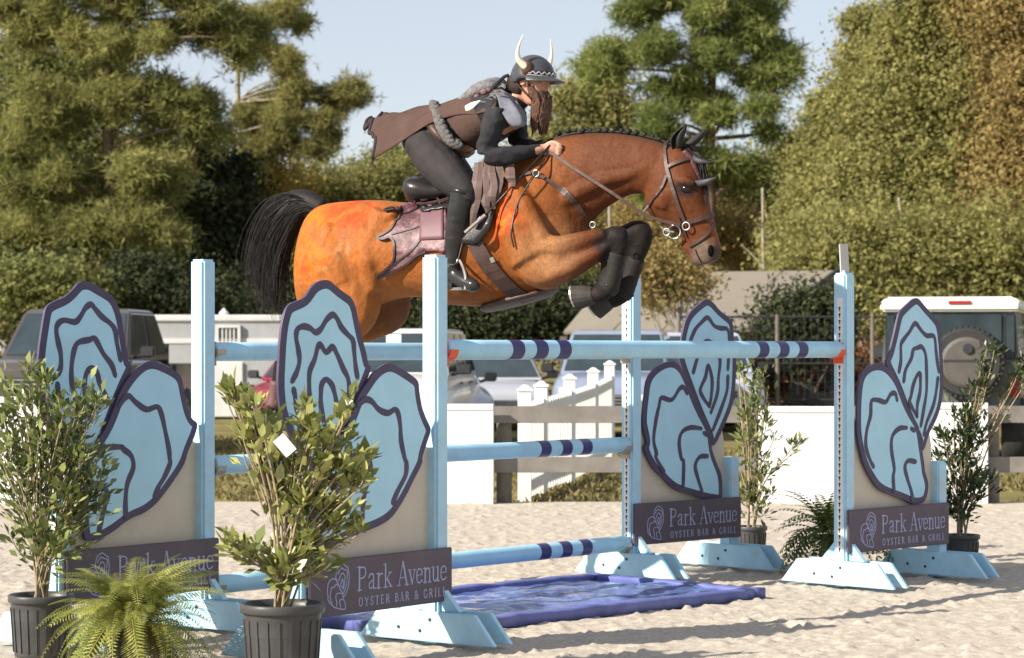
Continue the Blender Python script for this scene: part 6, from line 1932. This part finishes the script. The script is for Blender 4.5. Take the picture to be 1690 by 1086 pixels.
def potted(u, Y, r, h, lumps, lm, L, W, label, group, seed, nstem=9, per=26, parts=240, tint_c=.5, stem_r=.006, sparse=1.0):
    rg = random.Random(seed)
    o = empty('potted_shrub', (fx(u, Y), Y, -.012), 0, label, 'potted shrub', group)
    base = Vector(o.location)
    pot(o, r, h)
    meshes = [leaf_mesh('leaf', LF[lm], L, W, min(1, max(0, tint_c + .5 * (q - 3.5) / 3.5)), rg.uniform(-.012, .010)) for q in range(8)]
    st = []
    leaves_ = []
    s = Y / FPX
    root = Vector((0, 0, h * .9))
    for (lu, lv, ru, rv) in lumps:
        c = P(lu, lv, Y) - base; R1, R3 = ru * s, rv * s; R2 = max(R1, .5 * R3)
        c.y += rg.uniform(-.03, .05)
        k = max(2, int(nstem * math.sqrt(ru * rv) / 45))
        for _ in range(k):
            d = Vector((rg.gauss(0, .5), rg.gauss(0, .5), rg.gauss(.15, .5)))
            tip = c + Vector((d.x * R1, d.y * R2, d.z * R3))
            if tip.z < h + .03: tip.z = h + .03 + rg.random() * .05
            r0 = root + Vector((rg.uniform(-.03, .03), rg.uniform(-.03, .03), 0))
            mid = r0.lerp(tip, .5) + Vector((-(tip.x) * .18 + rg.uniform(-.02, .02), rg.uniform(-.03, .03), .04))
            pts = crom([r0, mid, tip, tip + (tip - mid).normalized() * .05 + Vector((0, 0, .02))], 5)
            st.append(pts)
            npl = int(per * sparse * rg.uniform(.7, 1.3))
            for q in range(npl):
                t = 1 - rg.random() ** 1.6 * .62
                i = min(len(pts) - 2, int(t * (len(pts) - 1))); p = pts[i].lerp(pts[i + 1], rg.random())
                ax = (pts[i + 1] - pts[i]).normalized()
                off = Vector((rg.gauss(0, 1), rg.gauss(0, 1), rg.gauss(0, .8))); off.normalize()
                tw = off * min(R1, R3, .09) * rg.random() * .9
                dirv = (ax * .8 + off * .9 + Vector((0, 0, .15))).normalized()
                leaves_.append((p + tw, dirv, rg.choice((.45, .7, .9, 1.0, 1.15, 1.35)) * rg.uniform(.85, 1.15), rg.randrange(8)))
    sm = MB(); big = MB()
    for n_, pts in enumerate(st):
        r_ = [stem_r * (1 - .75 * k / len(pts)) for k in range(len(pts))]; c0 = 0 if n_ % 5 == 0 else int(len(pts) * .42)
        (big if n_ % 5 == 0 else sm).tube(pts[c0:], r_[c0:], 5, caps=False)
    b_ = big.build('stem', M['stem'], o, smooth=True, fix=False); b_['kind'] = 'stuff'
    if sm.v: q = sm.build('twig', M['stem'], o, smooth=True, fix=False); q['kind'] = 'stuff'
    leaves_.sort(key=lambda l: l[0].y)
    for p, d, sc, q in leaves_[:parts]:
        lo = bpy.data.objects.new('leaf', meshes[q]); COL.objects.link(lo); lo.parent = o
        up = Vector((rg.gauss(0, .5), rg.gauss(-.25, .4), 1)).normalized()
        lo.matrix_local = Matrix.Translation(p) @ (basis(d, up) * sc).to_4x4()
    V = []; F = []; Tn = []
    for p, d, sc, q in leaves_[parts:]:
        up = Vector((rg.gauss(0, .5), rg.gauss(-.25, .4), 1)).normalized()
        Bm = basis(d, up) * sc; k0 = len(V)
        for v in [(0, 0, 0), (L * .5, W * .5, .004), (L, 0, 0), (L * .5, -W * .5, .004)]: V.append(tuple(p + Bm @ Vector(v)))
        F.append((k0, k0 + 1, k0 + 2, k0 + 3)); Tn.append(min(1, max(0, tint_c + .5 * (q - 3.5) / 3.5)))
    if V:
        fo = np_mesh('foliage', np.array(V), np.array(F), LF[lm], o, np.array(Tn)); fo['kind'] = 'stuff'
    return o

GP = 'potted plants dressing the jump'
potted(68, 10.97, .146, .285, [(40, 690, 40, 35), (70, 660, 22, 22), (110, 700, 45, 45), (150, 690, 22, 25), (30, 770, 35, 50), (90, 760, 45, 50), (130, 790, 40, 50), (40, 840, 30, 40), (100, 850, 50, 40), (135, 850, 25, 30), (60, 900, 30, 30), (110, 910, 35, 25), (15, 720, 15, 20)],
       'bush', .050, .024, 'leafy green shrub in a black plastic pot at the far left', GP, 3, nstem=11, per=25, parts=280, tint_c=.56, stem_r=.005)
p2 = potted(466, 10.15, .175, .332, [(392, 676, 14, 16), (425, 700, 16, 20), (438, 750, 30, 30), (465, 800, 28, 34), (412, 735, 16, 16), (497, 705, 10, 18), (518, 755, 18, 32), (560, 690, 8, 18), (552, 770, 24, 28), (545, 825, 28, 32), (574, 800, 16, 32), (535, 880, 16, 18), (395, 905, 26, 10), (430, 932, 32, 18), (465, 960, 18, 14), (520, 948, 18, 14), (580, 888, 16, 5), (490, 850, 16, 26), (498, 905, 16, 20)],
       'bush2', .064, .031, 'yellow-green shrub with a white tag in the large black pot, second from the left', GP, 4, nstem=16, per=15, parts=290, tint_c=.62, stem_r=.0065)
tg_ = MB().box((0, 0, 0), (.085, .003, .055), rot=Matrix.Rotation(R(50), 3, 'Y')).build('plant_tag', M['tag_white'], p2); tg_.location = P(470, 735, 10.0) - Vector(p2.location)
potted(1240, 16.1, .105, .22, [(1238, 640, 18, 20), (1255, 660, 20, 25), (1232, 700, 16, 35), (1262, 700, 14, 30), (1235, 770, 18, 45), (1258, 770, 12, 35), (1305, 748, 20, 8), (1235, 830, 16, 30), (1262, 845, 20, 15), (1225, 850, 14, 16), (1222, 640, 10, 25)],
       'bush', .055, .020, 'thin sparse shrub in a black pot just right of the fourth oyster wing', GP, 5, nstem=9, per=24, parts=240, tint_c=.45)
potted(1586, 15.3, .118, .225, [(1590, 740, 32, 35), (1580, 790, 40, 45), (1605, 810, 32, 45), (1575, 845, 28, 30), (1600, 700, 20, 30), (1610, 655, 14, 25), (1625, 620, 10, 22), (1640, 592, 9, 14), (1668, 640, 16, 14), (1690, 610, 14, 14), (1560, 740, 14, 40)],
       'bush3', .050, .018, 'dark shrub with tall sprigs in a black pot at the right edge', GP, 6, nstem=12, per=34, parts=280, tint_c=.42)

def frond_mesh(m, L, droop, tint, rg, n=34):
    V = []; F = []
    pts = []
    for i in range(n + 1):
        t = i / n; pts.append(Vector((L * (t * .92 - .18 * t * t * droop), .02 * math.sin(t * 3), L * (.62 * t - droop * .95 * t * t))))
    for i in range(n):
        a, b = pts[i], pts[i + 1]; k = len(V); w = .0022
        V += [(a.x, a.y - w, a.z), (a.x, a.y + w, a.z), (b.x, b.y + w, b.z), (b.x, b.y - w, b.z)]; F.append((k, k + 1, k + 2, k + 3))
        t = i / n
        if t < .1: continue
        ll = L * .115 * math.sin(math.pi * min(1, .18 + t * .80)) ** .7
        d = (b - a).normalized()
        for s in (-1, 1):
            for hh in (.25,):
                c = a.lerp(b, hh); e = c + Vector((0, s * ll * rg.uniform(.85, 1.1), -ll * .22)) + d * ll * .28
                w1 = d * (L / n * (.24 if n > 20 else .34)); k = len(V); mdl = c.lerp(e, .45)
                V += [tuple(c - w1 * .7), tuple(mdl - w1), tuple(e), tuple(mdl + w1 * 1.1)]; F.append((k, k + 1, k + 2, k + 3))
    me = bpy.data.meshes.new('frond'); me.from_pydata([tuple(v) for v in V], [], F); me.update()
    at = me.attributes.new('tint', 'FLOAT', 'FACE'); at.data.foreach_set('value', [min(1, max(0, tint + rg.uniform(-.15, .15))) for _ in F])
    me.materials.append(m)
    return me
def fern(u, Y, r, h, n, L, lm, label, seed, dead=10, pin=34):
    rg = random.Random(seed)
    o = empty('potted_fern', (fx(u, Y), Y, -.012), 0, label, 'potted fern', GP)
    pot(o, r, h, ribs=False)
    ms = [frond_mesh(LF[lm], 1.0, dr, tq, rg, pin) for dr in (.62, .85, 1.1) for tq in (.25, .5, .8)]
    md_ = [frond_mesh(LF['dead'], 1.0, 1.2, .5, rg)]
    for i in range(n):
        a = i * 2.39996 + rg.uniform(-.3, .3); pitch = rg.uniform(-.5, .85) if i > n * .25 else rg.uniform(-1.0, -.4)
        isd = i >= n - dead
        if math.sin(a) < -.72 and pitch > -.15 and rg.random() < .8: pitch -= .6
        f = bpy.data.objects.new('frond', rg.choice(md_ if isd else ms)); COL.objects.link(f); f.parent = o
        k = L * rg.uniform(.7, 1.15) * (.55 if isd else 1)
        f.location = (math.cos(a) * r * .3, math.sin(a) * r * .3, h * .95)
        f.rotation_euler = (rg.uniform(-.4, .4), pitch if not isd else rg.uniform(0, .6), a)
        f.scale = (k, k, k)
    return o
fern(217, 10.45, .070, .215, 230, .50, 'fern', 'lush yellow-green fern in a small black pot, at front left between the shrub pots', 8, dead=22)
fern(1372, 15.1, .07, .24, 95, .46, 'fern2', 'dark green fern in a black pot behind the rightmost tall post', 9, dead=5, pin=15)
